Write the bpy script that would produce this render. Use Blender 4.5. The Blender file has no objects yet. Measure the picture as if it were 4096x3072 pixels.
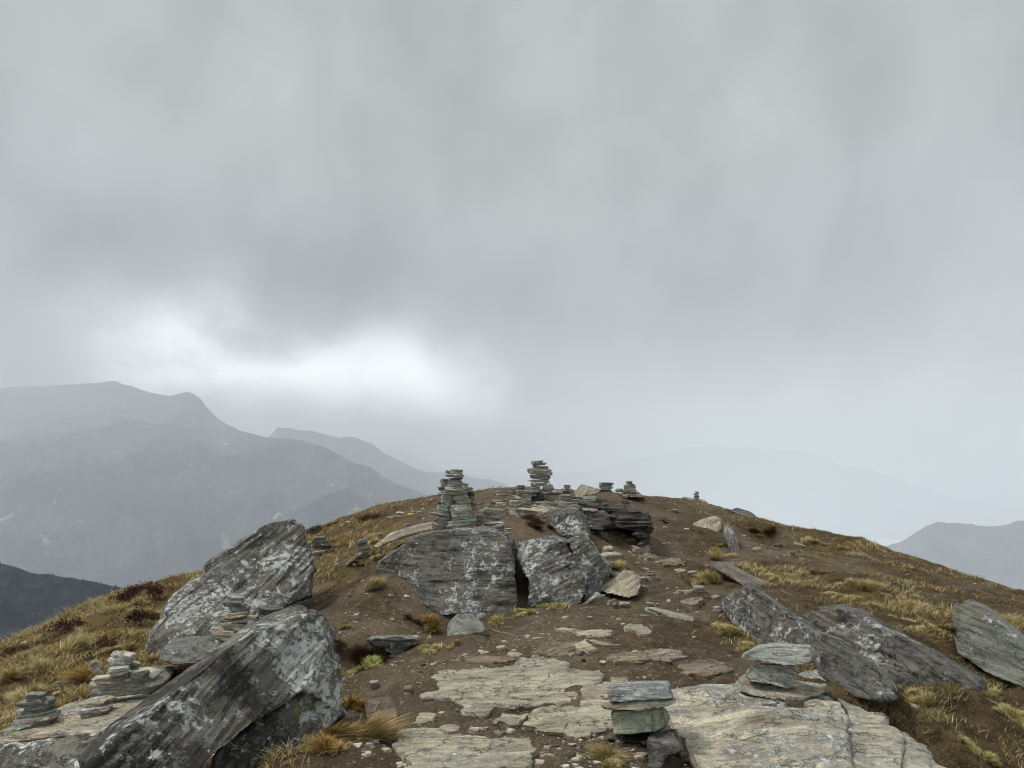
import bpy, bmesh, math, random
import numpy as np
from mathutils import Vector, Matrix

S = bpy.context.scene
COL = S.collection
# ------------------------------------------------------------------ camera
F = 3154.0; CX = 2048.0; CY = 1536.0          # lens in pixels of the 4096 px photograph
PITCH = math.atan((1852.0 - CY) / F)
EYE = 1.6
cam_d = bpy.data.cameras.new('camera'); cam = bpy.data.objects.new('camera', cam_d); COL.objects.link(cam)
cam_d.sensor_width = 36.0; cam_d.lens = 36.0 * F / 4096.0
cam_d.clip_start = 0.05; cam_d.clip_end = 60000
cam.location = (0, 0, EYE); cam.rotation_euler = (math.radians(90) + PITCH, 0, 0)
S.camera = cam
S.view_settings.view_transform = 'Standard'; S.view_settings.look = 'None'
S.view_settings.exposure = 0.0; S.view_settings.gamma = 1.0
S.view_settings.use_curve_mapping = False
S.cycles.max_bounces = 5; S.cycles.diffuse_bounces = 3; S.cycles.glossy_bounces = 2
S.cycles.volume_bounces = 2
S.cycles.use_denoising = True
S.cycles.use_adaptive_sampling = True
S.cycles.filter_width = 1.05

# ------------------------------------------------------------------ sun
SUN_EL = math.radians(60); SUN_AZ = math.radians(-85)      # azimuth from +Y towards +X
sl = bpy.data.lights.new('sun', 'SUN'); so = bpy.data.objects.new('sun', sl); COL.objects.link(so)
sl.energy = 2.5; sl.angle = math.radians(12); sl.color = (1.0, 0.965, 0.92)
sdir = Vector((math.sin(SUN_AZ) * math.cos(SUN_EL), math.cos(SUN_AZ) * math.cos(SUN_EL), math.sin(SUN_EL)))
so.rotation_euler = sdir.to_track_quat('Z', 'Y').to_euler(); so.location = (0, 0, 30)

# ------------------------------------------------------------------ world: sky with a cloud deck
class NT:
    def __init__(s, tree): s.t = tree; s.n = tree.nodes; s.l = tree.links
    def add(s, typ, **k):
        n = s.n.new(typ)
        for a, b in k.items(): setattr(n, a, b)
        return n
    def val(s, x, inp):
        if hasattr(x, 'is_output'): s.l.new(x, inp)
        else: inp.default_value = x
    def m(s, op, a, b=0.0, c=None, clamp=False):
        n = s.n.new('ShaderNodeMath'); n.operation = op; n.use_clamp = clamp
        s.val(a, n.inputs[0]); s.val(b, n.inputs[1])
        if c is not None: s.val(c, n.inputs[2])
        return n.outputs[0]
    def vm(s, op, a, b=(0, 0, 0)):
        n = s.n.new('ShaderNodeVectorMath'); n.operation = op
        s.val(a, n.inputs[0])
        if op == 'SCALE': s.val(b, n.inputs[3])
        else: s.val(b, n.inputs[1])
        return n.outputs[0]
    def noise(s, vec, scale, detail=4, rough=.5, dist=0.0, out='Fac'):
        n = s.n.new('ShaderNodeTexNoise'); s.l.new(vec, n.inputs['Vector'])
        n.inputs['Scale'].default_value = scale; n.inputs['Detail'].default_value = detail
        n.inputs['Roughness'].default_value = rough; n.inputs['Distortion'].default_value = dist
        return n.outputs[out]
    def ramp(s, x, lo, hi, a=0.0, b=1.0):
        n = s.n.new('ShaderNodeMapRange'); n.interpolation_type = 'SMOOTHSTEP'
        s.val(x, n.inputs['Value'])
        s.val(lo, n.inputs['From Min']); s.val(hi, n.inputs['From Max'])
        s.val(a, n.inputs['To Min']); s.val(b, n.inputs['To Max'])
        return n.outputs[0]
    def mix(s, f, a, b, mode='MIX'):
        n = s.n.new('ShaderNodeMix'); n.data_type = 'RGBA'; n.blend_type = mode
        s.val(f, n.inputs[0])
        for x, i in ((a, 6), (b, 7)):
            if hasattr(x, 'is_output'): s.l.new(x, n.inputs[i])
            else: n.inputs[i].default_value = (*x[:3], 1)
        return n.outputs[2]
    def comb(s, x, y, z):
        n = s.n.new('ShaderNodeCombineXYZ'); s.val(x, n.inputs[0]); s.val(y, n.inputs[1]); s.val(z, n.inputs[2])
        return n.outputs[0]

W = bpy.data.worlds.new('World'); S.world = W; W.use_nodes = True
nt = NT(W.node_tree); nt.n.clear()
wout = nt.add('ShaderNodeOutputWorld'); bg = nt.add('ShaderNodeBackground'); nt.l.new(bg.outputs[0], wout.inputs[0])
STR = 0.1; bg.inputs['Strength'].default_value = STR
sky = nt.add('ShaderNodeTexSky'); sky.sky_type = 'NISHITA'; sky.sun_disc = False
sky.sun_elevation = SUN_EL; sky.sun_rotation = SUN_AZ; sky.dust_density = 3.0
tc = nt.add('ShaderNodeTexCoord'); sep = nt.add('ShaderNodeSeparateXYZ'); nt.l.new(tc.outputs['Generated'], sep.inputs[0])
X, Y_, Z_ = sep.outputs
az = nt.m('MULTIPLY', nt.m('ARCTAN2', X, Y_), 57.2958)      # degrees right of straight ahead
el = nt.m('MULTIPLY', nt.m('ARCSINE', Z_), 57.2958)         # degrees above the horizon
p = nt.comb(nt.m('MULTIPLY', az, .1), nt.m('MULTIPLY', el, .1), 3.7)
wn = nt.add('ShaderNodeTexNoise'); nt.l.new(p, wn.inputs['Vector']); wn.inputs['Scale'].default_value = .7; wn.inputs['Detail'].default_value = 2
wsp = nt.add('ShaderNodeSeparateXYZ'); nt.l.new(wn.outputs['Color'], wsp.inputs[0])
wx = nt.m('ADD', az, nt.m('MULTIPLY', nt.m('SUBTRACT', wsp.outputs[0], .5), 14.0))
wy = nt.m('ADD', el, nt.m('MULTIPLY', nt.m('SUBTRACT', wsp.outputs[1], .5), 9.0))
def gauss(a, e, sa, se, amp, x=wx, y=wy):
    u = nt.m('DIVIDE', nt.m('SUBTRACT', x, a), sa); v = nt.m('DIVIDE', nt.m('SUBTRACT', y, e), se)
    r = nt.m('ADD', nt.m('MULTIPLY', u, u), nt.m('MULTIPLY', v, v))
    return nt.m('MULTIPLY', nt.m('EXPONENT', nt.m('MULTIPLY', r, -1.0)), amp)
SKYG = [(-11, 13.5, 10, 3.8, -.17), (-22, 14.5, 8, 4, -.08), (-33, 13, 7, 6, -.08), (9, 11.5, 9, 5, -.06), (24, 11, 8, 4, -.05), (-16.5, 27, 3.2, 10, .07),
        (4, 20, 5, 8, .05), (-30, 21, 5, 6, .05), (17, 24, 4, 12, .05), (29, 20, 5, 9, .04), (33, 8, 6, 6, .05), (0, -6, 200, 9, .12), (0, 90, 400, 40, .25)]
GLOW = [(-29, 7.4, 3.4, 2.4, .30), (26, 2.5, 14, 4, .22), (-25.5, 7.4, 3.6, 2.8, .85), (-21.4, 7.0, 3.4, 2.9, 1.05), (-17.4, 6.2, 4.2, 2.8, 1.0), (-12.5, 5.6, 4.6, 2.8, 1.05), (-7, 5.6, 3.6, 3.4, 1.05), (-4.8, 3.6, 2.8, 2.8, .45), (-12, 2.6, 8, 2.6, .5), (8, 3.0, 14, 3.2, .22)]
base = 0.405
tot = base
for g in SKYG: tot = nt.m('ADD', tot, gauss(*g))
gl = 0.0
for g in GLOW: gl = nt.m('ADD', gl, gauss(*g))
rag = nt.noise(nt.comb(nt.m('MULTIPLY', az, .16), nt.m('MULTIPLY', el, .22), 8.1), 1.0, 6, .55)
gl = nt.m('MULTIPLY', gl, nt.ramp(nt.m('ADD', rag, nt.m('MULTIPLY', gl, .10)), .40, .68, .55, 1.15))
tot = nt.m('ADD', tot, gl)
big = nt.noise(p, 1.1, 4, .5)
tot = nt.m('ADD', tot, nt.m('MULTIPLY', nt.m('SUBTRACT', big, .5), .34))
# rain streaks hanging out of the cloud: tall and narrow, leaning
q = nt.comb(nt.m('ADD', nt.m('MULTIPLY', wx, .32), nt.m('MULTIPLY', el, -.05)), nt.m('MULTIPLY', el, .045), 1.3)
st = nt.noise(q, .95, 2.2, .5)
tot = nt.m('ADD', tot, nt.m('MULTIPLY', nt.m('SUBTRACT', st, .5), .10))
tot = nt.m('MAXIMUM', tot, .2)
# glow added below the horizon, out of view, to brighten the haze
tot = nt.m('ADD', tot, nt.ramp(el, -4, -22, 0, 1.0))
cool = nt.m('ADD', nt.ramp(el, 22, -2, 0, .55), nt.m('ADD', gauss(-30, 12, 14, 14, .8), gauss(34, 6, 18, 14, .55)), clamp=True)
tintc = nt.mix(cool, (.968, 1.018, 1.006), (.965, .998, 1.03))
cl = nt.vm('SCALE', tintc, nt.m('MULTIPLY', tot, 1.0 / STR))
wc = nt.mix(.04, cl, sky.outputs[0])
nt.l.new(wc, bg.inputs['Color'])
W.cycles.sampling_method = 'MANUAL'; W.cycles.sample_map_resolution = 512

# ------------------------------------------------------------------ numeric helpers
rng = np.random.default_rng(7)
def _h(ix, iy, iz, seed):
    n = (ix * 374761393 + iy * 668265263 + iz * 2147483647 % 4294967296 * 1 + iz * 1274126177 + seed * 974634777) & 0xffffffff
    n = ((n ^ (n >> 13)) * 1274126177) & 0xffffffff
    n = ((n ^ (n >> 16)) * 2246822519) & 0xffffffff
    return ((n ^ (n >> 15)) & 0xffffff) / 8388607.5 - 1.0
def vn(P, seed=0):
    P = np.asarray(P, float); i = np.floor(P).astype(np.int64); f = P - i; f = f * f * f * (f * (f * 6 - 15) + 10)
    x, y, z = i[:, 0], i[:, 1], i[:, 2]; fx, fy, fz = f[:, 0], f[:, 1], f[:, 2]
    r = 0
    for dx in (0, 1):
        for dy in (0, 1):
            for dz in (0, 1):
                w = (fx if dx else 1 - fx) * (fy if dy else 1 - fy) * (fz if dz else 1 - fz)
                r = r + w * _h(x + dx, y + dy, z + dz, seed)
    return r
def fbm(P, oct=4, seed=0, gain=.5, lac=2.03):
    a = 1.0; r = 0; P = np.asarray(P, float); t = 0
    for k in range(oct):
        r = r + a * vn(P + 17.3 * k, seed + k); t += a; a *= gain; P = P * lac
    return r / t
def col3(x, y, z=None):
    x = np.asarray(x, float); y = np.asarray(y, float)
    return np.stack([x, y, np.zeros_like(x) if z is None else z], 1)
cp_, sp_ = math.cos(PITCH), math.sin(PITCH)
def ray(px, py):
    u = (CY - py) / F
    return np.array([(px - CX) / F, cp_ - u * sp_, sp_ + u * cp_])
def at(px, py, Y):
    d = ray(px, py); return np.array([d[0] * Y / d[1], Y, EYE + d[2] * Y / d[1]])
class Zm:
    def __init__(s, x0, y0, k): s.x0, s.y0, s.k = x0, y0, k
    def __call__(s, x, y): return (s.x0 + x * s.k, s.y0 + y * s.k)
Z0 = Zm(0, 0, 4096 / 2212); Z1 = Zm(0, 2000, .64605); Z2 = Zm(1200, 2000, .64605); Z3 = Zm(2500, 2000, .72152)
Z4 = Zm(1600, 1750, .36166); Z5 = Zm(2100, 1750, .36166); Z6 = Zm(0, 1450, .81374); Z7 = Zm(1500, 2350, .36166)
Z8 = Zm(2200, 2350, .36166); Z9 = Zm(3296, 2472, .36166); Z10 = Zm(2350, 2572, .36166); Z11 = Zm(1150, 1950, .36166)

# ------------------------------------------------------------------ terrain of the summit ridge
GP = [  # photograph point (2212 wide) and distance in metres
 (1100,1659,4.1),(900,1659,4.1),(1300,1659,4.1),(1100,1450,6.0),(1000,1400,6.8),(1400,1330,7.5),(1450,1250,10),(1450,1180,13.5),
 (1450,1120,19),(1400,1078,26),(1500,1086,26),(1620,1115,22),(1750,1165,17),(1880,1212,13.5),(1920,1252,11.8),
 (2060,1285,12),(2212,1315,11),(2212,1550,6.35),(2212,1659,5.43),(2000,1600,5.53),(2000,1500,6.3),(1800,1240,11),(1700,1200,13),(1600,1150,16.5),
 (1700,1290,9),(2000,1300,9.5),(2000,1380,7.6),(2120,1450,7.2),(1830,1440,6.45),(1800,1330,8.2),
 (0,1400,9),(100,1365,10),(200,1320,11),(300,1265,12),(430,1240,13),(0,1560,6.2),(0,1659,5.4),(200,1450,7.5),(300,1350,9.5),(100,1450,7.6),
 (550,1230,12.5),(670,1146,17),(700,1180,14),(750,1250,10.5),(700,1300,9),(780,1205,12),(760,1120,20),(870,1105,22),(935,1102,22),
 (850,1290,8.7),(750,1330,8.0),(820,1400,6.9),(1050,1350,7.95),(1200,1300,8.3),(1350,1290,8.8),(1550,1400,6.6),(1500,1250,10),(1650,1330,8),
 (1900,1600,5.4),
 (800,1600,4.4),(700,1625,4.1),(400,1500,6.2),(450,1640,4.9),
 (1130,1145,10.6),(1150,1095,12.2),(1060,1088,14),(1000,1110,12.5),(930,1150,11.0),(870,1180,10.8),(1230,1072,14.5),(1300,1068,16.5),(1370,1074,17.5),
 (1200,1150,10.8),(1340,1180,12.4),(1300,1170,11.9),(1420,1100,20),(1320,1230,10.2),(1250,1180,10.5),(1240,1250,9.3),
]
# feet of the right-hand slabs and of the bedrock platform (pixels of a crop at 2500, 2000)
BASE_M = [(520,600,8.25),(560,650,8.0),(720,790,7.15),(900,880,6.6),(1100,985,6.05),(1280,1090,5.6),(1490,1110,5.45)]
BASE_N = [(980,800,7.5),(1200,900,6.95),(1500,1035,6.25),(1780,1120,5.85),(1980,1085,5.95)]
BASE_O = [(1838,850,7.4),(1990,955,6.9),(2120,1010,6.7),(2330,1080,6.45)]
BASE = [(*b, -.03) for b in BASE_M[1:-1]] + [(*b, -.03) for b in BASE_N[2:]] + [(*b, -.03) for b in BASE_O]
BASE += [(400,1100,5.3,-.09),(800,1100,5.3,-.10),(1050,1250,4.9,-.16),(700,1350,4.6,-.12),(1000,1450,4.3,-.16),(1400,1250,5.1,-.22),(1500,1400,4.65,-.25)]
C = [at(x * 4096 / 2212, y * 4096 / 2212, Y) for x, y, Y in GP]
C += [np.array(c, float) for c in [(0, 0, 0), (-1.5, 2.5, .02), (1.5, 2.5, 0), (0, 2.5, 0), (0, -6, -.6), (-6, -6, -1.5), (6, -6, -1.5),
 (-3.0, 2.5, -.35), (3.2, 2.5, -.3), (-7, 4, -2.3), (-9, 8, -3.0), (-10, 12, -2.7), (-8, 16, -1.6), (-6, 21, -1.0), (-3, 27, -.8), (3, 32, -.7), (8, 29, -1.2), (11, 24, -2.2),
 (12, 18, -2.4), (13, 13, -2.4), (10, 8, -1.6), (8, 3, -1.9), (5.3, 16.5, -.45), (0, 40, -5), (10, 40, -7), (-10, 35, -6), (-18, 20, -7), (18, 20, -7), (-16, 5, -6.5), (16, 5, -6), (0, -16, -3),
 (-25, 45, -18), (25, 45, -18), (0, 60, -16), (-35, 0, -18), (35, 0, -17), (0, -40, -14)]]
for zx, zy, Y, dz in BASE:
    x, y = 2500 + zx * .72152, 2000 + zy * .72152
    p = at(x, y, Y); p[2] += dz; C.append(p)
C = np.array(C)
def tps_k(r2): return np.where(r2 > 1e-12, .5 * r2 * np.log(np.maximum(r2, 1e-12)), 0)
n = len(C); d2 = ((C[:, None, :2] - C[None, :, :2]) ** 2).sum(2)
K = tps_k(d2) + np.eye(n) * .02
Pm = np.hstack([np.ones((n, 1)), C[:, :2]])
A = np.block([[K, Pm], [Pm.T, np.zeros((3, 3))]])
sol = np.linalg.solve(A, np.concatenate([C[:, 2], np.zeros(3)]))
BUMPS = []
def gz0(x, y):
    x = np.asarray(x, float).ravel(); y = np.asarray(y, float).ravel(); z = np.zeros_like(x)
    for s in range(0, len(x), 40000):
        xs, ys = x[s:s + 40000], y[s:s + 40000]
        r2 = (xs[:, None] - C[None, :, 0]) ** 2 + (ys[:, None] - C[None, :, 1]) ** 2
        z[s:s + 40000] = tps_k(r2) @ sol[:n] + sol[n] + sol[n + 1] * xs + sol[n + 2] * ys
    for bx, by, br, bh in BUMPS:
        z = z + bh * np.exp(-(((x - bx) / br) ** 2 + ((y - by) / br) ** 2) ** 1.5)
    r = np.hypot(x, y)
    t = np.clip((r - 45) / 15, 0, 1)
    far = -16 - (r - 55) * .72 + 25 * fbm(col3(x, y) * .008, 4, 5) * np.clip((r - 60) / 300, 0, 1)
    return z * (1 - t) + far * t
def gz(x, y):
    x = np.asarray(x, float).ravel(); y = np.asarray(y, float).ravel()
    P = col3(x, y); r = np.hypot(x, y)
    z = gz0(x, y)
    z = z + .045 * fbm(P * 1.3, 4, 11) + .030 * fbm(P * 4.2, 4, 12) + .012 * np.abs(fbm(P * 11, 3, 15))
    t = fbm(P * 2.2, 3, 14)                       # small turf and soil steps
    gm_ = gmask(x, y)
    z = z + .04 * np.clip((t - .05) * 6, 0, 1) * gm_ + .05 * gm_ * fbm(P * 3.1, 3, 16)
    z = z + np.clip((r - 6) / 20, 0, 1) * .05 * fbm(P * .8, 4, 13)
    return z
# dirt path (0) or grass (1), read off the photograph
GM = [(1100,1640,0),(1100,1400,0),(1300,1350,0),(1450,1300,0),(1450,1200,.05),(1450,1130,.25),(1400,1090,.35),(1550,1110,.5),(1300,1200,.2),
 (1560,1180,.45),(1600,1240,.75),(1750,1250,.9),(1900,1300,.8),(2050,1400,.9),(2150,1520,1),(2000,1560,1),(2150,1640,1),(1850,1500,.9),(1620,1360,.5),(1560,1420,.2),
 (1650,1160,.6),(1800,1200,.7),(2150,1330,.6),(100,1450,1),(200,1380,1),(50,1560,1),(350,1280,1),(300,1420,1),(600,1230,.6),(700,1200,.7),(800,1160,.6),(900,1120,.4),(720,1150,.8),
 (720,1300,.15),(850,1300,.15),(780,1250,.6),(800,1400,.3),(750,1440,.3),(700,1600,.5),(950,1600,0),(850,1520,0),(1250,1620,.25),(1130,1140,.2),(1150,1100,.1),(1000,1100,.3),(1300,1080,.2)]
GMp = None
def gmask(x, y):
    x = np.asarray(x, float).ravel(); y = np.asarray(y, float).ravel()
    u = np.stack([x, y], 1); w = 0; s = 0
    for (cx, cy, v) in GMp:
        # distances are measured relative to how far away the place is
        d2_ = ((x - cx) ** 2 + (y - cy) ** 2) / (.35 + .02 * cy * cy)
        k = 1 / (d2_ + .15) ** 2
        w = w + k * v; s = s + k
    m = w / s
    return np.clip(m + .35 * fbm(col3(x, y) * 1.7, 3, 21) + .25 * fbm(col3(x, y) * 6, 2, 22), 0, 1)
def gold(x, y):
    # how straw-coloured the turf is: the left slope much more than the right
    x = np.asarray(x, float).ravel(); y = np.asarray(y, float).ravel()
    s = np.clip((-x - .12 * y + .2) / 1.2, 0, 1)
    return np.clip(.30 + .10 * np.clip((x - 1.5) / 2, 0, 1) + .72 * s + .9 * fbm(col3(x, y) * .9, 3, 44), 0, 1)
def hit0(px, py):
    d = ray(px, py); t = np.concatenate([np.linspace(2, 12, 500), np.linspace(12, 45, 500)])
    xs, ys, zs = d[0] * t, d[1] * t, EYE + d[2] * t
    g = HF(xs, ys) - zs
    k = np.argmax(g > 0)
    if g[k] <= 0: k = np.argmax(g)
    return np.array([xs[k], ys[k], HF(xs[k:k + 1], ys[k:k + 1])[0]])
HF = gz0
GMp = []
for x, y, v in GM:
    h = hit0(x * 4096 / 2212, y * 4096 / 2212); GMp.append((h[0], h[1], v))
B_ = [(Z11,600,960,.42,.16),(Z11,1130,1180,.5,.22),(Z2,700,1200,.2,.09),(Z2,450,1160,.26,.11),(Z2,1040,900,.26,.07),(Z2,1300,790,.35,.07),(Z2,380,960,.32,-.16),
      (Z2,880,790,.35,-.12),(Z8,900,590,.13,-.09),(Z8,1190,600,.13,-.10),(Z5,1080,1130,.5,.16),(Z3,330,560,.3,.08),(Z3,1330,470,.5,.12),(Z3,700,170,.7,.15),(Z11,650,820,.4,.08),(Z5,100,930,.35,.12),
      (Z8,400,640,.3,.06),(Z8,1650,200,.4,.08),(Z3,1900,1200,.4,.06),(Z3,1750,1020,.3,.05)]
BUMPS = [(*hit0(*Z_(x_, y_))[:2], r_, h_) for Z_, x_, y_, r_, h_ in B_]
HF = gz
def hit(px, py): return hit0(px, py)

# ------------------------------------------------------------------ object helpers
def tag(o, label=None, cat=None, group=None, kind=None):
    if label: o['label'] = label
    if cat: o['category'] = cat
    if group: o['group'] = group
    if kind: o['kind'] = kind
    return o
def link_mesh(name, V, Fc, mat, parent=None, smooth=True, origin=None):
    V = np.asarray(V, float)
    if origin is None: origin = np.array([V[:, 0].mean(), V[:, 1].mean(), V[:, 2].min()])
    me = bpy.data.meshes.new(name); Vl = V - origin
    Fc = np.asarray(Fc)
    if Fc.ndim == 2:
        me.vertices.add(len(Vl)); me.vertices.foreach_set('co', Vl.astype(np.float32).ravel())
        k = Fc.shape[1]; me.loops.add(Fc.size); me.loops.foreach_set('vertex_index', Fc.astype(np.int32).ravel())
        me.polygons.add(len(Fc)); me.polygons.foreach_set('loop_start', np.arange(0, Fc.size, k, dtype=np.int32))
        me.update(calc_edges=True)
    me.polygons.foreach_set('use_smooth', np.full(len(me.polygons), smooth))
    me.materials.append(mat); me.update()
    o = bpy.data.objects.new(name, me); COL.objects.link(o); o.location = origin
    if parent: o.parent = parent; o.location = Vector(origin) - parent.location
    return o
def attr(me, name, arr, typ='FLOAT_COLOR'):
    a = me.attributes.new(name, typ, 'POINT')
    arr = np.asarray(arr, np.float32)
    if typ == 'FLOAT_COLOR':
        if arr.ndim == 1: arr = np.tile(arr, (len(me.vertices), 1))
        if arr.shape[1] == 3: arr = np.hstack([arr, np.ones((len(arr), 1), np.float32)])
        a.data.foreach_set('color', arr.ravel())
    elif typ == 'FLOAT_VECTOR': a.data.foreach_set('vector', arr.ravel())
    else: a.data.foreach_set('value', arr.ravel())
# ------------------------------------------------------------------ materials
def new_mat(name):
    m = bpy.data.materials.new(name); m.use_nodes = True; t = NT(m.node_tree)
    b = t.n['Principled BSDF']; b.inputs['Roughness'].default_value = .9
    b.inputs['Specular IOR Level'].default_value = .25
    return m, t, b
def attrn(t, name):
    a = t.add('ShaderNodeAttribute'); a.attribute_name = name; return a
def bump(t, b, h, dist, strength=1.0):
    n = t.add('ShaderNodeBump'); n.inputs['Strength'].default_value = strength
    n.inputs['Distance'].default_value = dist; t.l.new(h, n.inputs['Height']); t.l.new(n.outputs[0], b.inputs['Normal'])

def rock_material(name='schist', z1=14.0, z2=5.0, z3=2.0):
    m, t, b = new_mat(name)
    fol = attrn(t, 'fol').outputs['Vector']; tint = attrn(t, 'tint').outputs['Color']
    par = attrn(t, 'par'); ps = t.add('ShaderNodeSeparateColor'); t.l.new(par.outputs['Color'], ps.inputs[0])
    white, dark, green = ps.outputs
    lay = t.vm('MULTIPLY', fol, (1, 1, z1))
    lay2 = t.vm('MULTIPLY', fol, (1, 1, z2))
    n0 = t.noise(fol, 1.3, 5, .6)
    s1 = t.noise(lay, 3.0, 6, .62)                 # thin beds
    s2 = t.noise(lay, 11.0, 4, .65)
    n2 = t.noise(fol, 9, 7, .65)
    c = t.mix(1.0, tint, t.mix(t.ramp(n0, .3, .7), (.78, .80, .82), (1.18, 1.14, 1.05)), 'MULTIPLY')
    c = t.mix(1.0, c, t.mix(t.ramp(s1, .3, .68), (.60, .59, .58), (1.20, 1.20, 1.18)), 'MULTIPLY')
    grain = t.noise(fol, 75, 3, .7)
    c = t.mix(1.0, c, t.mix(t.ramp(grain, .3, .7), (.72, .72, .72), (1.22, 1.22, 1.22)), 'MULTIPLY')
    c = t.mix(1.0, c, t.mix(t.ramp(s2, .3, .65), (.74, .74, .74), (1.13, 1.13, 1.12)), 'MULTIPLY')
    # soil rubbed into the stone, rusty bands
    c = t.mix(t.m('MULTIPLY', t.ramp(t.noise(lay2, 2.3, 5, .6), .52, .72), .55), c, (.16, .105, .065))
    # black crust lichen
    dk = t.m('ADD', t.m('ADD', t.m('MULTIPLY', t.noise(lay2, 4.0, 7, .7), .65), t.m('MULTIPLY', t.noise(fol, 22, 5, .7), .35)), t.m('SUBTRACT', dark, .5))
    c = t.mix(t.m('MULTIPLY', t.ramp(dk, .47, .60), .92), c, t.mix(n2, (.012, .011, .010), (.045, .042, .036)))
    # grey and white crust lichen, in ragged patches that gather in places
    clump = t.noise(fol, 1.5, 5, .6)
    lay3 = t.vm('MULTIPLY', fol, (1, 1, z3))
    wob = t.vm('SCALE', t.noise(fol, 26, 4, .7, out='Color'), .055)
    def crust(scale, seed_):
        v = t.add('ShaderNodeTexVoronoi'); v.inputs['Scale'].default_value = scale
        t.l.new(t.vm('ADD', t.vm('ADD', lay3, wob), (seed_, 0, 0)), v.inputs['Vector'])
        s_ = t.add('ShaderNodeSeparateColor'); t.l.new(v.outputs['Color'], s_.inputs[0]); return s_.outputs[0]
    spot = t.noise(lay3, 9.0, 9, .78, .3)
    wv = t.m('ADD', t.m('ADD', t.m('MULTIPLY', spot, .42), t.m('MULTIPLY', clump, .48)), t.m('MULTIPLY', t.m('SUBTRACT', white, .5), .34))
    wv = t.m('ADD', wv, t.m('MULTIPLY', t.m('SUBTRACT', crust(17, 0), .5), .09))
    wv2 = t.m('ADD', wv, t.m('MULTIPLY', t.m('SUBTRACT', crust(38, 5), .5), .10))
    c = t.mix(t.m('MULTIPLY', t.ramp(wv2, .425, .45), .5), c, (.19, .19, .18))
    c = t.mix(t.m('MULTIPLY', t.ramp(t.m('ADD', wv2, t.m('MULTIPLY', t.m('SUBTRACT', n2, .5), .10)), .485, .505), .92), c, t.mix(t.ramp(n2, .3, .7), (.30, .31, .30), (.66, .68, .64)))
    # yellow green map lichen
    gv = t.m('ADD', t.noise(fol, 16, 8, .75), t.m('SUBTRACT', t.m('MULTIPLY', green, .62), .70))
    c = t.mix(t.ramp(gv, .40, .46), c, t.mix(t.ramp(n2, .3, .7), (.09, .11, .03), (.30, .33, .09)))
    t.l.new(c, b.inputs['Base Color'])
    crack = t.m('ABSOLUTE', t.m('SUBTRACT', t.noise(lay2, 2.2, 5, .6), .5))
    h = t.m('ADD', t.m('ADD', t.m('MULTIPLY', s1, 1.0), t.m('MULTIPLY', s2, .6)), t.m('MULTIPLY', n2, .5))
    h = t.m('ADD', h, t.ramp(crack, 0, .010, -.6, 0))
    h = t.m('ADD', h, t.m('MULTIPLY', t.ramp(wv2, .48, .51), .12))
    bump(t, b, h, .030, 1.0)
    return m
ROCK = rock_material()
CRUST = rock_material('crusted_schist', 7.0, 2.2, 1.15)      # boulders wholly grown over with lichen

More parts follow.
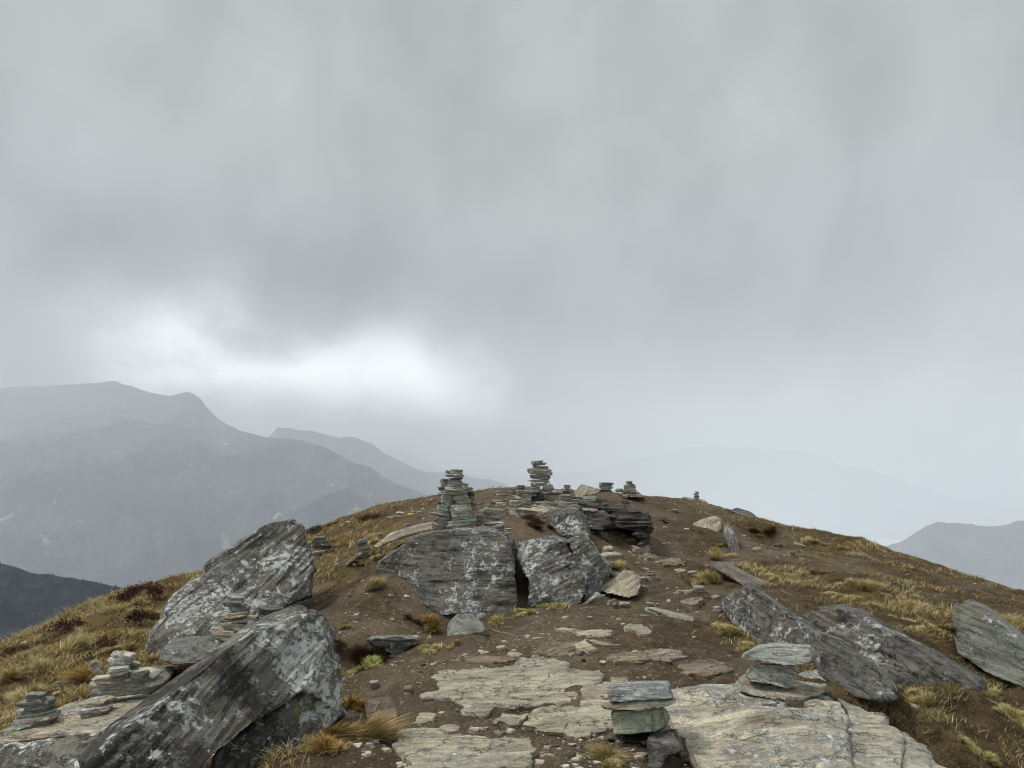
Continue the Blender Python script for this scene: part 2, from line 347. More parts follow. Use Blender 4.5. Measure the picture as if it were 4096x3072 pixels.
def ground_material():
    m, t, b = new_mat('soil_and_turf')
    geo = t.add('ShaderNodeNewGeometry').outputs['Position']
    g = attrn(t, 'gm').outputs['Fac']
    n1 = t.noise(geo, 1.1, 5, .6); n2 = t.noise(geo, 6, 6, .65); n3 = t.noise(geo, 34, 5, .7); n4 = t.noise(geo, .35, 3, .5)
    dirt = t.mix(t.ramp(n1, .35, .68), (.104, .073, .045), (.198, .150, .100))
    dirt = t.mix(t.m('MULTIPLY', t.ramp(n2, .52, .72), .6), dirt, (.29, .24, .165))
    dirt = t.mix(t.m('MULTIPLY', t.ramp(n4, .45, .62), .45), dirt, (.15, .125, .085))
    dirt = t.mix(t.m('MULTIPLY', t.ramp(n2, .47, .30), .75), dirt, (.050, .034, .022))
    chips = t.ramp(n3, .57, .64)
    wob = t.vm('SCALE', t.noise(geo, 60, 2, .5, out='Color'), .012)
    def pebbles(scale, size, share):
        v = t.add('ShaderNodeTexVoronoi'); v.inputs['Scale'].default_value = scale; t.l.new(t.vm('ADD', t.vm('MULTIPLY', geo, (1, 1, 1.6)), wob), v.inputs['Vector'])
        s_ = t.add('ShaderNodeSeparateColor'); t.l.new(v.outputs['Color'], s_.inputs[0])
        lim = t.m('ADD', t.m('MULTIPLY', t.ramp(n1, .40, .62), .45), share - .25)
        return t.m('MULTIPLY', t.ramp(v.outputs['Distance'], size, size * .75), t.m('LESS_THAN', s_.outputs[0], lim)), s_.outputs[1]
    pb1, pc1 = pebbles(26, .30, .16); pb2, pc2 = pebbles(70, .34, .30)
    dirt = t.mix(t.m('MULTIPLY', chips, .6), dirt, (.40, .36, .29))
    dirt = t.mix(t.m('MULTIPLY', t.ramp(n3, .42, .32), .5), dirt, (.045, .030, .022))
    dirt = t.mix(t.m('MULTIPLY', pb2, .8), dirt, t.mix(pc2, (.16, .125, .09), (.42, .38, .30)))
    dirt = t.mix(t.m('MULTIPLY', pb1, .9), dirt, t.mix(pc1, (.20, .165, .12), (.46, .43, .35)))
    turf = t.mix(t.ramp(n2, .35, .65), (.085, .052, .026), (.20, .145, .060))
    turf = t.mix(t.m('MULTIPLY', t.ramp(n1, .50, .66), .65), turf, (.24, .18, .070))
    turf = t.mix(t.m('MULTIPLY', t.ramp(n3, .5, .35), .6), turf, (.034, .020, .012))
    turf = t.mix(t.m('MULTIPLY', t.ramp(n1, .45, .3), .6), turf, (.065, .031, .018))
    brown = t.mix(t.ramp(n2, .35, .65), (.075, .049, .028), (.165, .120, .062))
    brown = t.mix(t.m('MULTIPLY', t.ramp(n1, .50, .68), .6), brown, (.21, .165, .080))
    brown = t.mix(t.m('MULTIPLY', t.ramp(n3, .55, .35), .6), brown, (.035, .022, .014))
    brown = t.mix(t.m('MULTIPLY', t.ramp(n3, .58, .70), .5), brown, (.24, .18, .10))
    turf = t.mix(t.ramp(t.m('ADD', attrn(t, 'gold').outputs['Fac'], t.m('MULTIPLY', t.m('SUBTRACT', n2, .5), .5)), .25, .75), brown, turf)
    c = t.mix(t.ramp(t.m('ADD', g, t.m('MULTIPLY', t.m('SUBTRACT', n2, .5), .7)), .38, .66), dirt, turf)
    t.l.new(c, b.inputs['Base Color'])
    h = t.m('ADD', t.m('MULTIPLY', n2, 1.0), t.m('MULTIPLY', n3, .55))
    h = t.m('ADD', h, t.m('ADD', t.m('MULTIPLY', pb1, .16), t.m('MULTIPLY', pb2, .08)))
    bump(t, b, h, .075, 1.0)
    b.inputs['Roughness'].default_value = 1.0; b.inputs['Specular IOR Level'].default_value = .1
    return m
GROUND = ground_material()

def blade_material(name):
    m, t, b = new_mat(name)
    t.l.new(attrn(t, 'bcol').outputs['Color'], b.inputs['Base Color'])
    b.inputs['Roughness'].default_value = .75
    return m
GRASS = blade_material('dry_grass')
LEAF = blade_material('shrub_leaf')

def hill_material(name, c0, c1, c2, patch=.66, sc=1.0):
    m, t, b = new_mat(name)
    geo = t.add('ShaderNodeNewGeometry').outputs['Position']
    a = t.noise(geo, .0022 * sc, 7, .62); f = t.noise(geo, .02 * sc, 5, .7); s = t.noise(t.vm('MULTIPLY', geo, (1, 1, .25)), .0045 * sc, 6, .68)
    c = t.mix(t.ramp(a, .38, .62), c0, c1)
    c = t.mix(1.0, c, t.mix(t.ramp(f, .3, .7), (.35, .35, .35), (1.9, 1.9, 1.9)), 'MULTIPLY')
    c = t.mix(t.m('MULTIPLY', t.ramp(s, patch, patch + .035), .9), c, c2)
    t.l.new(c, b.inputs['Base Color']); b.inputs['Roughness'].default_value = 1; b.inputs['Specular IOR Level'].default_value = 0
    return m

def plain_mat(name, c, rough=.6):
    m, t, b = new_mat(name)
    co = t.add('ShaderNodeTexCoord').outputs['Object']
    t.l.new(t.mix(t.noise(co, 40, 4), tuple(x * .8 for x in c), c), b.inputs['Base Color'])
    b.inputs['Roughness'].default_value = rough
    return m

# ------------------------------------------------------------------ rocks
PAL = dict(pale=(.50, .495, .425), tan=(.46, .415, .33), green=(.36, .385, .32), grey=(.37, .365, .33), dark=(.135, .125, .118),
           boulder=(.185, .175, .155), brown=(.25, .20, .155), slate=(.30, .325, .32), purple=(.20, .17, .165), white=(.55, .56, .52), path=(.415, .385, .31))
def frame(n, a=None):
    n = np.array(n, float); n /= np.linalg.norm(n)
    a = np.array(a if a is not None else (1, .13, 0), float); a = a - n * a.dot(n); a /= np.linalg.norm(a)
    return np.stack([a, np.cross(n, a), n])
def pitched(*v):  # direction given in picture terms: right, up, away
    return np.array([v[0], v[2], v[1]], float)
NROCK = [0]
def make_rock(name, pieces, mat=ROCK, vox=None, n=(0, 0, 1), a=None, tint='grey', white=.3, dark=.3, green=0.0,
              rough=1.0, ledge=1.0, steps=0.0, parent=None, fit=False, seed=None, greenspots=None, whitespots=None, keep_below=True):
    """pieces: list of ('hull', pts) or ('prism', front_pts, back_pts); all merged to one solid by a voxel remesh."""
    NROCK[0] += 1
    seed = NROCK[0] * 13 + 5 if seed is None else seed
    bm = bmesh.new()
    allp = []
    for pc in pieces:
        if pc[0] == 'hull':
            vs = [bm.verts.new(p) for p in pc[1]]; allp += list(pc[1])
            r = bmesh.ops.convex_hull(bm, input=vs, use_existing_faces=False)
            dele = [g for g in r['geom_interior'] if isinstance(g, bmesh.types.BMVert)] + [g for g in r['geom_unused'] if isinstance(g, bmesh.types.BMVert)]
            if dele: bmesh.ops.delete(bm, geom=list(set(dele)), context='VERTS')
        else:
            f, k = pc[1], pc[2]; allp += list(f) + list(k)
            vf = [bm.verts.new(p) for p in f]; vk = [bm.verts.new(p) for p in k]; N = len(vf)
            bm.faces.new(vf); bm.faces.new(vk[::-1])
            for i in range(N): bm.faces.new((vf[(i + 1) % N], vf[i], vk[i], vk[(i + 1) % N]))
    bmesh.ops.triangulate(bm, faces=[f for f in bm.faces if len(f.verts) > 3])
    bmesh.ops.recalc_face_normals(bm, faces=bm.faces)
    allp = np.array(allp); size = allp.max(0) - allp.min(0); L = size.max()
    Yd = allp[:, 1].min()
    if vox is None: vox = max(Yd * .0016, L / 150)
    me = bpy.data.meshes.new('tmp'); bm.to_mesh(me); bm.free()
    ob = bpy.data.objects.new('tmp', me); COL.objects.link(ob)
    md = ob.modifiers.new('r', 'REMESH'); md.mode = 'VOXEL'; md.voxel_size = vox; md.adaptivity = 0
    dg = bpy.context.evaluated_depsgraph_get(); ev = ob.evaluated_get(dg)
    em = ev.to_mesh(); nv = len(em.vertices)
    V = np.empty(nv * 3, np.float32); em.vertices.foreach_get('co', V); V = V.reshape(-1, 3).astype(float)
    Fq = np.empty(len(em.loops), np.int32); em.loops.foreach_get('vertex_index', Fq); Fq = Fq.reshape(-1, 4)
    ev.to_mesh_clear(); bpy.data.objects.remove(ob); bpy.data.meshes.remove(me)
    def normals(V):
        A_ = V[Fq[:, 2]] - V[Fq[:, 0]]; B_ = V[Fq[:, 3]] - V[Fq[:, 1]]; fn = np.cross(A_, B_)
        nn = np.zeros_like(V)
        for k in range(4): 
            for c in range(3): nn[:, c] += np.bincount(Fq[:, k], fn[:, c], len(V))
        return nn / np.maximum(np.linalg.norm(nn, axis=1, keepdims=True), 1e-9)
    M = frame(n, a); org = allp.mean(0)
    N_ = normals(V); q = (V - org) @ M.T; off = rng.random(3) * 50
    Q = q + off
    sc = min(L, 1.4)
    bed = N_ @ M[2]                                        # 1 where the surface lies along the beds
    side = N_ - bed[:, None] * M[2]
    d = rough * sc * .022 * fbm(Q / (sc * .30), 4, seed)
    V = V + N_ * d[:, None]
    lam = max(.012, min(.05, L * .05))
    lg = fbm(Q * np.array([1.2, 1.2, 1 / lam]) * np.array([2.2 / max(sc, .2), 2.2 / max(sc, .2), .5]), 3, seed + 3)
    lg = np.tanh(lg * 4.0)
    V = V + side * (ledge * sc * .006 * lg)[:, None]
    # split beds: each bed ends a little farther in or out than its neighbours
    for th_, am_, sd_ in ((lam * 1.5, .013, 31), (lam * .55, .006, 37)):
        tt = Q[:, 2] / th_ + .9 * fbm(Q * np.array([1.0, 1.0, .3]) / max(sc, .25) * 1.6, 2, seed + sd_)
        fl = np.floor(tt); fr = np.clip((tt - fl) / .18, 0, 1)
        z0_ = np.zeros_like(fl)
        lat = fbm(np.stack([Q[:, 0] / max(sc, .2) * 3.0, Q[:, 1] / max(sc, .2) * 3.0, fl * 7.31], 1), 2, seed + sd_)
        lat0 = fbm(np.stack([Q[:, 0] / max(sc, .2) * 3.0, Q[:, 1] / max(sc, .2) * 3.0, (fl - 1) * 7.31], 1), 2, seed + sd_)
        lat = np.clip((lat0 * (1 - fr) + lat * fr) * 2.2, -1, 1)
        V = V + side * (ledge * sc * am_ * lat)[:, None]
    f2 = fbm(Q / lam * np.array([.25, .25, 1.0]), 3, seed + 7)
    V = V + N_ * (rough * min(.008, sc * .008) * f2)[:, None]
    if steps:
        s = fbm(Q[:, :2] @ np.array([[1, 0, 0], [0, 5.5, 0]]) * 1.3, 4, seed + 9) * 3
        fl = np.floor(s); fr = s - fl; fr = np.clip((fr - .42) / .16, 0, 1)
        V = V + M[2] * (steps * (fl + fr) * np.clip(bed, 0, 1))[:, None]
    if fit:                                               # keep the size the stone was given
        lo, hi = V.min(0), V.max(0); l0, h0 = allp.min(0), allp.max(0)
        V = (V - lo) / np.maximum(hi - lo, 1e-6) * (h0 - l0) + l0
    o = link_mesh(name, V, Fq, mat, parent)
    me = o.data
    attr(me, 'fol', Q, 'FLOAT_VECTOR')
    attr(me, 'tint', np.array(PAL[tint] if isinstance(tint, str) else tint))
    G = np.full(nv, green)
    if greenspots:
        for c, r in greenspots:
            G = np.maximum(G, 1.05 * np.clip(1.4 - np.linalg.norm(V - c, axis=1) / r, 0, 1))
    Wh = np.full(nv, white, float); Dk = np.full(nv, dark, float)
    if whitespots:
        for c, r, hi in whitespots:
            w_ = np.exp(-(np.linalg.norm(V - c, axis=1) / r) ** 2); Wh += (hi - white) * w_; Dk -= (dark - .35) * w_
    attr(me, 'par', np.stack([Wh, Dk, G], 1))
    return o
def prism_px(Z, pts, back=(0, 0), dY=.5):
    """front outline: (x, y, distance) in the pixels of crop Z; back outline shifted in the picture and set dY behind"""
    f = [at(*Z(x, y), Y) for x, y, Y in pts]
    k = [at(*Z(x + back[0], y + back[1]), Y + dY) for x, y, Y in pts]
    return ('prism', f, k)
def hull_px(Z, pts): return ('hull', [at(*Z(x, y), Y) for x, y, Y in pts])

def stone_pts(w, d, h, r, blocky=.6):
    """a split block of schist: irregular plan, flat-ish top and bottom, chipped edges"""
    pts = []
    k = r.integers(6, 9); th0 = r.random() * .5
    for ring, zf in ((0, -.5), (1, .5), (2, 0)):
        for i in range(k):
            th = 2 * math.pi * (i + .25 * (r.random() - .5)) / k + th0
            c, s = math.cos(th), math.sin(th); e = 1 / max(abs(c), abs(s)) if True else 1
            e = 1 + (e - 1) * blocky * (.6 + .4 * r.random())
            rad = e * (1 - .12 * r.random()) * (1.0 if ring == 2 else .93 - .16 * r.random() * (1 - blocky * .6))
            zz = zf * h * (1 if ring == 2 else (.82 + .2 * r.random())) + (0 if ring < 2 else (r.random() - .5) * h * .3)
            pts.append((c * rad * w / 2, s * rad * d / 2, zz))
    P = np.array(pts)
    for ax, s_ in ((0, w), (1, d), (2, h)):
        lo, hi = P[:, ax].min(), P[:, ax].max(); P[:, ax] = (P[:, ax] - (lo + hi) / 2) / (hi - lo) * s_
    return P
def stone(Z, x0, y0, x1, y1, Y, name='stone', tilt=0.0, depth=.8, yaw=None, blocky=.6, pitch=0.0, grow=1.06, **kw):
    """one stone that fills the box x0..x1, y0..y1 of crop Z, its near side at distance Y"""
    a0 = at(*Z(x0, y1), Y); a1 = at(*Z(x1, y0), Y)
    w, h = a1[0] - a0[0], a1[2] - a0[2]; c = (a0 + a1) / 2
    seed = int(x0 * 7 + y0 * 13 + Z.x0) % 100000; r = np.random.default_rng(seed)
    t = math.radians(tilt)
    # undo the growth of the box caused by the tilt
    ct, st_ = abs(math.cos(t)), abs(math.sin(t))
    if tilt:
        w2 = max((w * ct - h * st_) / max(ct * ct - st_ * st_, .15), w * .35); h2 = max((h * ct - w * st_) / max(ct * ct - st_ * st_, .15), h * .3)
        w, h = w2, h2
    d = max(depth * w, h * .6)
    layers = []
    nl = 1 if h < .02 else (2 if h < .06 or r.random() < .4 else 3)
    if abs(tilt) > 55: nl = 1
    zs = -h / 2; fr_ = .6 + .8 * r.random(nl); fr_ = fr_ / fr_.sum()
    for q_ in range(nl):
        hh_ = h * fr_[q_]; L_ = stone_pts(w * (1 if q_ == nl // 2 else .80 + .2 * r.random()), d * (.85 + .15 * r.random()), hh_ * 1.25, r, blocky)
        L_ += np.array([(r.random() - .5) * w * .10 * (nl > 1), (r.random() - .5) * d * .1 - (0 if q_ else 0), zs + hh_ / 2]); L_[:, 2] += (L_[:, 0] / w) * h * .12 * (r.random() - .5) * 2
        layers.append(len(L_)); P = L_ if q_ == 0 else np.vstack([P, L_]); zs += hh_
    for ax, s_ in ((0, w), (1, d), (2, h)):
        lo, hi = P[:, ax].min(), P[:, ax].max(); P[:, ax] = (P[:, ax] - (lo + hi) / 2) / (hi - lo) * s_
    if yaw is None: yaw = (r.random() - .5) * 20
    y_ = math.radians(yaw); P = P @ np.array([[math.cos(y_), math.sin(y_), 0], [-math.sin(y_), math.cos(y_), 0], [0, 0, 1]])
    P[:, 0] *= w / (P[:, 0].max() - P[:, 0].min())
    R = np.array([[math.cos(t), 0, math.sin(t)], [0, 1, 0], [-math.sin(t), 0, math.cos(t)]]).T   # positive tilt: right end up
    pr = math.radians(pitch); R2 = np.array([[1, 0, 0], [0, math.cos(pr), math.sin(pr)], [0, -math.sin(pr), math.cos(pr)]])
    P = P @ R2 @ R.T if False else (P @ R2) @ np.array([[math.cos(t), 0, math.sin(t)], [0, 1, 0], [-math.sin(t), 0, math.cos(t)]])
    c = c + np.array([0, d * .5, 0])
    P = P + c
    nn = np.array([-math.sin(t), 0, math.cos(t)])
    if abs(tilt) > 60: nn = np.array([0, 1, .2])
    kw.setdefault('white', .34 + .1 * r.random()); kw.setdefault('dark', .28 + .12 * r.random())
    if 'tint' not in kw: kw['tint'] = ['pale', 'grey', 'grey', 'tan', 'pale', 'green'][r.integers(0, 6)]
    kw.setdefault('vox', min(max(Y * .0009, max(w, h) / 70), h / 8)); kw.setdefault('fit', True)
    P[:, 2] = (P[:, 2] - c[2]) * grow + c[2]; P[:, 0] = (P[:, 0] - c[0]) * (1 + .6 * max(grow - 1, 0)) + c[0]
    cut = np.cumsum([0] + layers)
    return make_rock(name, [('hull', P[cut[q_]:cut[q_ + 1]]) for q_ in range(len(layers))], n=nn, seed=seed, rough=.8, ledge=1.1, **kw)

ORD = ['topmost', 'second', 'third', 'fourth', 'fifth', 'sixth', 'seventh', 'eighth', 'ninth', 'tenth', 'eleventh', 'twelfth', 'thirteenth', 'fourteenth']
def cairn(Z, Y, rows, cname, group, columns=True, tints=None, **kw):
    """rows: (x0, y0, x1, y1[, dY, tilt, tint]); every stone its own object with a label that says where in the pile it is"""
    xs0 = min(r[0] for r in rows); xs1 = max(r[2] for r in rows); mid = (xs0 + xs1) / 2; wid = xs1 - xs0
    info = []
    for r in rows:
        c = (r[0] + r[2]) / 2
        s = 'm' if not columns or abs(c - mid) < wid * .13 else ('l' if c < mid else 'r')
        info.append([r, s, (r[1] + r[3]) / 2])
    med = np.median([(r[2] - r[0]) for r in rows])
    for side in 'lmr':
        g = sorted([i for i in info if i[1] == side], key=lambda i: i[2])
        for k, (r, s, cy) in enumerate(g):
            w, h = r[2] - r[0], r[3] - r[1]
            dY = r[4] if len(r) > 4 else 0; tl = r[5] if len(r) > 5 else None; ti = r[6] if len(r) > 6 else None
            rr = np.random.default_rng(int(r[0] + r[1] * 3))
            if tl is None: tl = (rr.random() - .5) * 5
            if ti is None: ti = (tints or ['grey', 'pale', 'grey', 'tan', 'green'])[rr.integers(0, len(tints or [0] * 5))]
            k2 = dict(kw); k2.setdefault('grow', 1.14); k2.setdefault('blocky', .8)
            o = stone(Z, *r[:4], Y + dY, tilt=tl, tint=ti, **k2)
            shape = 'flat' if w > 3.2 * h else ('upright' if h > w else ('blocky' if w < 1.9 * h else 'slab-like'))
            sz = 'wide' if w > 1.25 * med else ('small' if w < .7 * med else 'medium')
            word = {'pale': 'pale grey', 'grey': 'grey', 'tan': 'tan', 'green': 'green-grey', 'dark': 'dark', 'white': 'whitish', 'slate': 'blue-grey', 'brown': 'brown', 'path': 'tan'}.get(ti, 'grey')
            if columns: where = {'l': 'at the left of', 'm': 'in the middle of', 'r': 'at the right of'}[side]
            else: where = 'of'
            last = k == len(g) - 1 and len(g) > 1
            o_ = 'lowest' if last else ORD[k]
            lab = f"{sz} {shape} {word} stone, {o_}{'' if last or k == 0 else ' from top'} {where} {cname}"
            if len(lab.split()) > 16: lab = lab.replace(sz + ' ', '', 1).replace('at the', 'at', 1)
            if len(lab.split()) > 16: print('LONG', lab)
            tag(o, lab, 'cairn stone', group)
# ------------------------------------------------------------------ ground sheet
def build_ground():
    a0 = np.radians(np.concatenate([np.arange(-180, -40, 4.0), np.arange(-40, 40, .11), np.arange(40, 180, 4.0)]))
    rr = [.0, .4]
    r = .8
    while r < 62: rr.append(r); r *= 1.0066 if 3.2 < r < 30 else 1.03
    while r < 1500: rr.append(r); r *= 1.12
    rr = np.array(rr); nr, na = len(rr), len(a0)
    R, Aa = np.meshgrid(rr, a0, indexing='ij')
    x = (R * np.sin(Aa)).ravel(); y = (R * np.cos(Aa)).ravel()
    z = gz(x, y)
    V = np.stack([x, y, z], 1)
    i, j = np.meshgrid(np.arange(nr - 1), np.arange(na), indexing='ij')
    j2 = (j + 1) % na
    Fc = np.stack([(i * na + j).ravel(), (i * na + j2).ravel(), ((i + 1) * na + j2).ravel(), ((i + 1) * na + j).ravel()], 1)
    o = link_mesh('ground', V, Fc[:, ::-1], GROUND, origin=np.zeros(3))
    attr(o.data, 'gm', gmask(x, y), 'FLOAT'); attr(o.data, 'gold', gold(x, y), 'FLOAT')
    tag(o, 'brown trodden soil and ochre turf of the mountain top', kind='structure')
    return o
build_ground()

# ------------------------------------------------------------------ far mountains
def mountain(name, sil, Dc, Db, zb, mat, label, amp=.10, seed=1, rough=1.0, back=2500, nrow=170, step=.06, pw=1.25):
    xs = np.array([p[0] for p in sil], float) * 4096 / 2212; ys = np.array([p[1] for p in sil], float) * 4096 / 2212
    azs = np.degrees(np.arctan((xs - CX) / F))
    a = np.arange(azs[0], azs[-1], step); px = CX + F * np.tan(np.radians(a))
    py = np.interp(px, xs, ys)
    Dl = Dc
    if isinstance(Dc, list): Dl = np.interp(px, [d_[0] * 4096 / 2212 for d_ in Dc], [d_[1] for d_ in Dc]); Dc = float(Dl.max())
    el_ = (1852 - py) / F                                   # slope above the horizon, per metre ahead
    crest = el_ * Dl + EYE
    nz = fbm(col3(a * 1.2, a * 0 + seed), 6, seed, .6) * Dl * .0022 * rough + fbm(col3(a * 12, a * 0 + seed), 3, seed + 3, .7) * Dl * .0006 * rough
    crest = crest + nz
    t = np.linspace(0, 1, nrow); T, Aa = np.meshgrid(t, np.radians(a), indexing='ij')
    D = Db + (Dl - Db) * T
    zb_ = np.minimum(zb, crest - 60)
    Z = zb_ + (crest - zb_) * T ** pw
    y = D; x = D * np.tan(Aa)
    P = col3(x.ravel(), y.ravel())
    sc = (Dc - Db)
    rid = 1 - np.abs(fbm(P / (sc * .35), 6, seed + 9, .55)) * 2.2
    rid2 = fbm(P / (sc * .05), 4, seed + 19, .6)
    env = (np.sin(np.pi * np.clip(T, 0, 1)) ** .8).ravel()
    z = Z.ravel() + env * amp * sc * (rid - .6) * .35 + env * amp * sc * .05 * rid2
    V1 = np.stack([x.ravel(), y.ravel(), z], 1)
    tb = np.linspace(0, 1, 20)[1:]; T2, A2 = np.meshgrid(tb, np.radians(a), indexing='ij')
    y2 = Dl + back * T2; x2 = y2 * np.tan(A2); z2 = crest[None, :] + (zb - crest[None, :] - 100) * T2 ** 1.2 - 5 * T2
    V = np.vstack([V1, np.stack([x2.ravel(), y2.ravel(), z2.ravel()], 1)])
    na = len(a); nr = nrow + len(tb)
    i, j = np.meshgrid(np.arange(nr - 1), np.arange(na - 1), indexing='ij')
    Fc = np.stack([(i * na + j).ravel(), (i * na + j + 1).ravel(), ((i + 1) * na + j + 1).ravel(), ((i + 1) * na + j).ravel()], 1)
    o = link_mesh(name, V, Fc, mat, origin=np.array([0, Dc, 0.]))
    tag(o, label, kind='structure')
    return V1.reshape(nrow, na, 3)
HF_ = hill_material('far_forest', (.016, .026, .046), (.066, .068, .080), (.34, .31, .27), .635)  # blue of the air in between is mixed into the forest colour
HN_ = hill_material('near_forest', (.008, .014, .026), (.017, .025, .038), (.05, .05, .045), .75, 3)  # forest tone made bluer to add the tint of hazy air
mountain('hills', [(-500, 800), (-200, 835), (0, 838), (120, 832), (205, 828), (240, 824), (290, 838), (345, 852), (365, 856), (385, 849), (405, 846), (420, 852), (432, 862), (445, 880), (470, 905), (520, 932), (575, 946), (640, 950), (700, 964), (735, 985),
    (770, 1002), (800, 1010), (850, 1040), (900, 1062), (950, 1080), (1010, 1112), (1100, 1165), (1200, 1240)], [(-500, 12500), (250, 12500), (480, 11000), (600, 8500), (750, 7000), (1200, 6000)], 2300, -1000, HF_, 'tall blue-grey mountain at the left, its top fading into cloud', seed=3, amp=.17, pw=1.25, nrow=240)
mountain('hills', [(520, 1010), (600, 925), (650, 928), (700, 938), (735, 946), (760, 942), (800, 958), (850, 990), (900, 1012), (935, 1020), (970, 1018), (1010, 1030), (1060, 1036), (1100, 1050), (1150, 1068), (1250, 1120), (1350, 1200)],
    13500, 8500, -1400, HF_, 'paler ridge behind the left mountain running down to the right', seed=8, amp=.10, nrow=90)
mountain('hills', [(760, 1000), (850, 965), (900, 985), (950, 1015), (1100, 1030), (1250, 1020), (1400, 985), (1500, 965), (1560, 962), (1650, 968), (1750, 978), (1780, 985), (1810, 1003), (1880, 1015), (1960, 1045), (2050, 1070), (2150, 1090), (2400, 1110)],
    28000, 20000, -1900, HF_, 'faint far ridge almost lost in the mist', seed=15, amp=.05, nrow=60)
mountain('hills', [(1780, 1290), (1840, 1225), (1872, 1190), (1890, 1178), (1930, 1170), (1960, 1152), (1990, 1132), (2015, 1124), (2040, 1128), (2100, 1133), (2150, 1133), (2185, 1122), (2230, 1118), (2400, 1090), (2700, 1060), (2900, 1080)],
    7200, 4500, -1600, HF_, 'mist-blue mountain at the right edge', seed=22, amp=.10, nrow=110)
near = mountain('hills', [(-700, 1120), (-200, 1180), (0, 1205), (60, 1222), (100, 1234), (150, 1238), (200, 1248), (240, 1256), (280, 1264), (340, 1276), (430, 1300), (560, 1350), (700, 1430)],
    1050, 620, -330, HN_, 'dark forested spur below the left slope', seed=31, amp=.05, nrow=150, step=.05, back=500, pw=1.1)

# conifers that roughen the dark spur: one far-off wood
def wood():
    nr, na, _ = near.shape; V = []; Fc = []; k = 0; r = np.random.default_rng(3)
    for _i in range(16000):
        i = int((r.random() ** .6) * (nr - 1)); j = int(r.random() * (na - 1)); b = near[i, j].copy()
        b[:2] += (r.random(2) - .5) * 8
        h = 3 + 3 * r.random(); w = 1.3 + 1.0 * r.random(); b[2] -= 1.0
        ph = r.random() * 6
        ring = [(b[0] + w * math.cos(ph + q * 1.2566), b[1] + w * math.sin(ph + q * 1.2566), b[2]) for q in range(5)]
        V += ring + [(b[0], b[1], b[2] + h)]
        for q in range(5): Fc.append((k + q, k + (q + 1) % 5, k + 5))
        k += 6
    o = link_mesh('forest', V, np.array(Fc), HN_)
    tag(o, 'dark conifer wood covering the near spur', 'forest', kind='stuff')
wood()
# ------------------------------------------------------------------ big rocks
BG = 'large boulders of the summit'
def R(name, pieces, label, cat='boulder', group=BG, **kw):
    o = make_rock(name, pieces, **kw); tag(o, label, cat, group); return o
# foreground slab at the left: two thick beds, the upper one resting on the lower
n_fg = pitched(-.62, .78, -.12); a_fg = pitched(.78, .62, .25)
gsp = [(at(*Z1(1915, 1215), 4.62), .065), (at(*Z1(1880, 1300), 4.55), .085), (at(*Z1(1845, 1335), 4.5), .085), (at(*Z1(1960, 1240), 4.65), .04), (at(*Z1(970, 1360), 3.75), .02)]
R('leaning_rock', [
    prism_px(Z1, [(520, 1640, 3.42), (648, 1512, 3.5), (760, 1420, 3.62), (900, 1310, 3.75), (1100, 1150, 3.95), (1290, 1010, 4.15), (1450, 900, 4.32), (1600, 800, 4.5), (1730, 760, 4.65), (1850, 720, 4.75), (1985, 735, 4.85),
      (1990, 860, 4.8), (1960, 960, 4.7), (1905, 1080, 4.6), (1885, 1170, 4.5), (1790, 1240, 4.38), (1700, 1290, 4.28), (1560, 1380, 4.1), (1430, 1480, 3.95), (1340, 1560, 3.82), (1260, 1640, 3.72), (1180, 1760, 3.6), (560, 1760, 3.38)], back=(-22, -52), dY=.42),
    hull_px(Z1, [(1960, 700, 5.0), (2022, 712, 5.1), (2085, 830, 5.05), (2092, 950, 5.0), (2112, 1100, 4.85), (2132, 1230, 4.75), (2115, 1330, 4.7), (1900, 1180, 4.5), (1950, 950, 4.7), (1980, 760, 4.86), (1880, 700, 5.15), (1700, 900, 5.2), (1850, 1300, 4.9)]),
    prism_px(Z1, [(1400, 1505, 4.1), (1560, 1400, 4.25), (1720, 1300, 4.42), (1880, 1190, 4.6), (1990, 1210, 4.66), (2080, 1290, 4.7), (2115, 1340, 4.7), (2040, 1400, 4.58), (1960, 1480, 4.45), (1900, 1560, 4.3), (1850, 1700, 4.15), (1500, 1800, 3.9), (1340, 1760, 3.9), (1330, 1600, 4.0)], back=(0, 0), dY=.5),
  ], 'huge foreground slab leaning up to the right, crusted with white lichen and a yellow-green patch',
  n=n_fg, a=a_fg, mat=CRUST, tint=(.17,.165,.145), white=.35, dark=.60, greenspots=gsp, ledge=.9, rough=1.3, vox=.0075,
  whitespots=[(at(*Z1(1740, 880), 4.75), .30, .70), (at(*Z1(1880, 1050), 4.6), .24, .68), (at(*Z1(1560, 960), 4.45), .16, .57), (at(*Z1(1300, 1380), 3.95), .16, .50), (at(*Z1(2060, 1350), 4.7), .15, .56)])
# small rough bedrock under the left cairns
R('bedrock_outcrop', [
    hull_px(Z1, [(-40, 1450, 4.7), (300, 1405, 4.75), (640, 1412, 4.5), (960, 1195, 5.5), (620, 1215, 5.75), (470, 1232, 5.75), (300, 1320, 5.3), (60, 1430, 4.95),
                 (-60, 1760, 4.5), (600, 1760, 4.35), (980, 1500, 5.5), (300, 1760, 5.5)])],
  'pale bedrock ledge under the three small cairns at lower left', n=pitched(-.15, .98, -.1), tint='tan', white=.44, dark=.36, ledge=1.6, steps=.006, vox=.0085)
R('bedrock_outcrop', [
    hull_px(Z1, [(-60, 1520, 4.45), (200, 1490, 4.55), (560, 1500, 4.35), (640, 1420, 4.5), (-60, 1800, 4.3), (560, 1800, 4.1), (0, 1800, 5), (600, 1800, 5)])],
  'rough dark lichened rock face below the pale ledge in the lower left corner', n=pitched(-.15, .9, -.4), mat=CRUST, tint='boulder', white=.50, dark=.52, ledge=1.5, rough=1.6, vox=.0075)
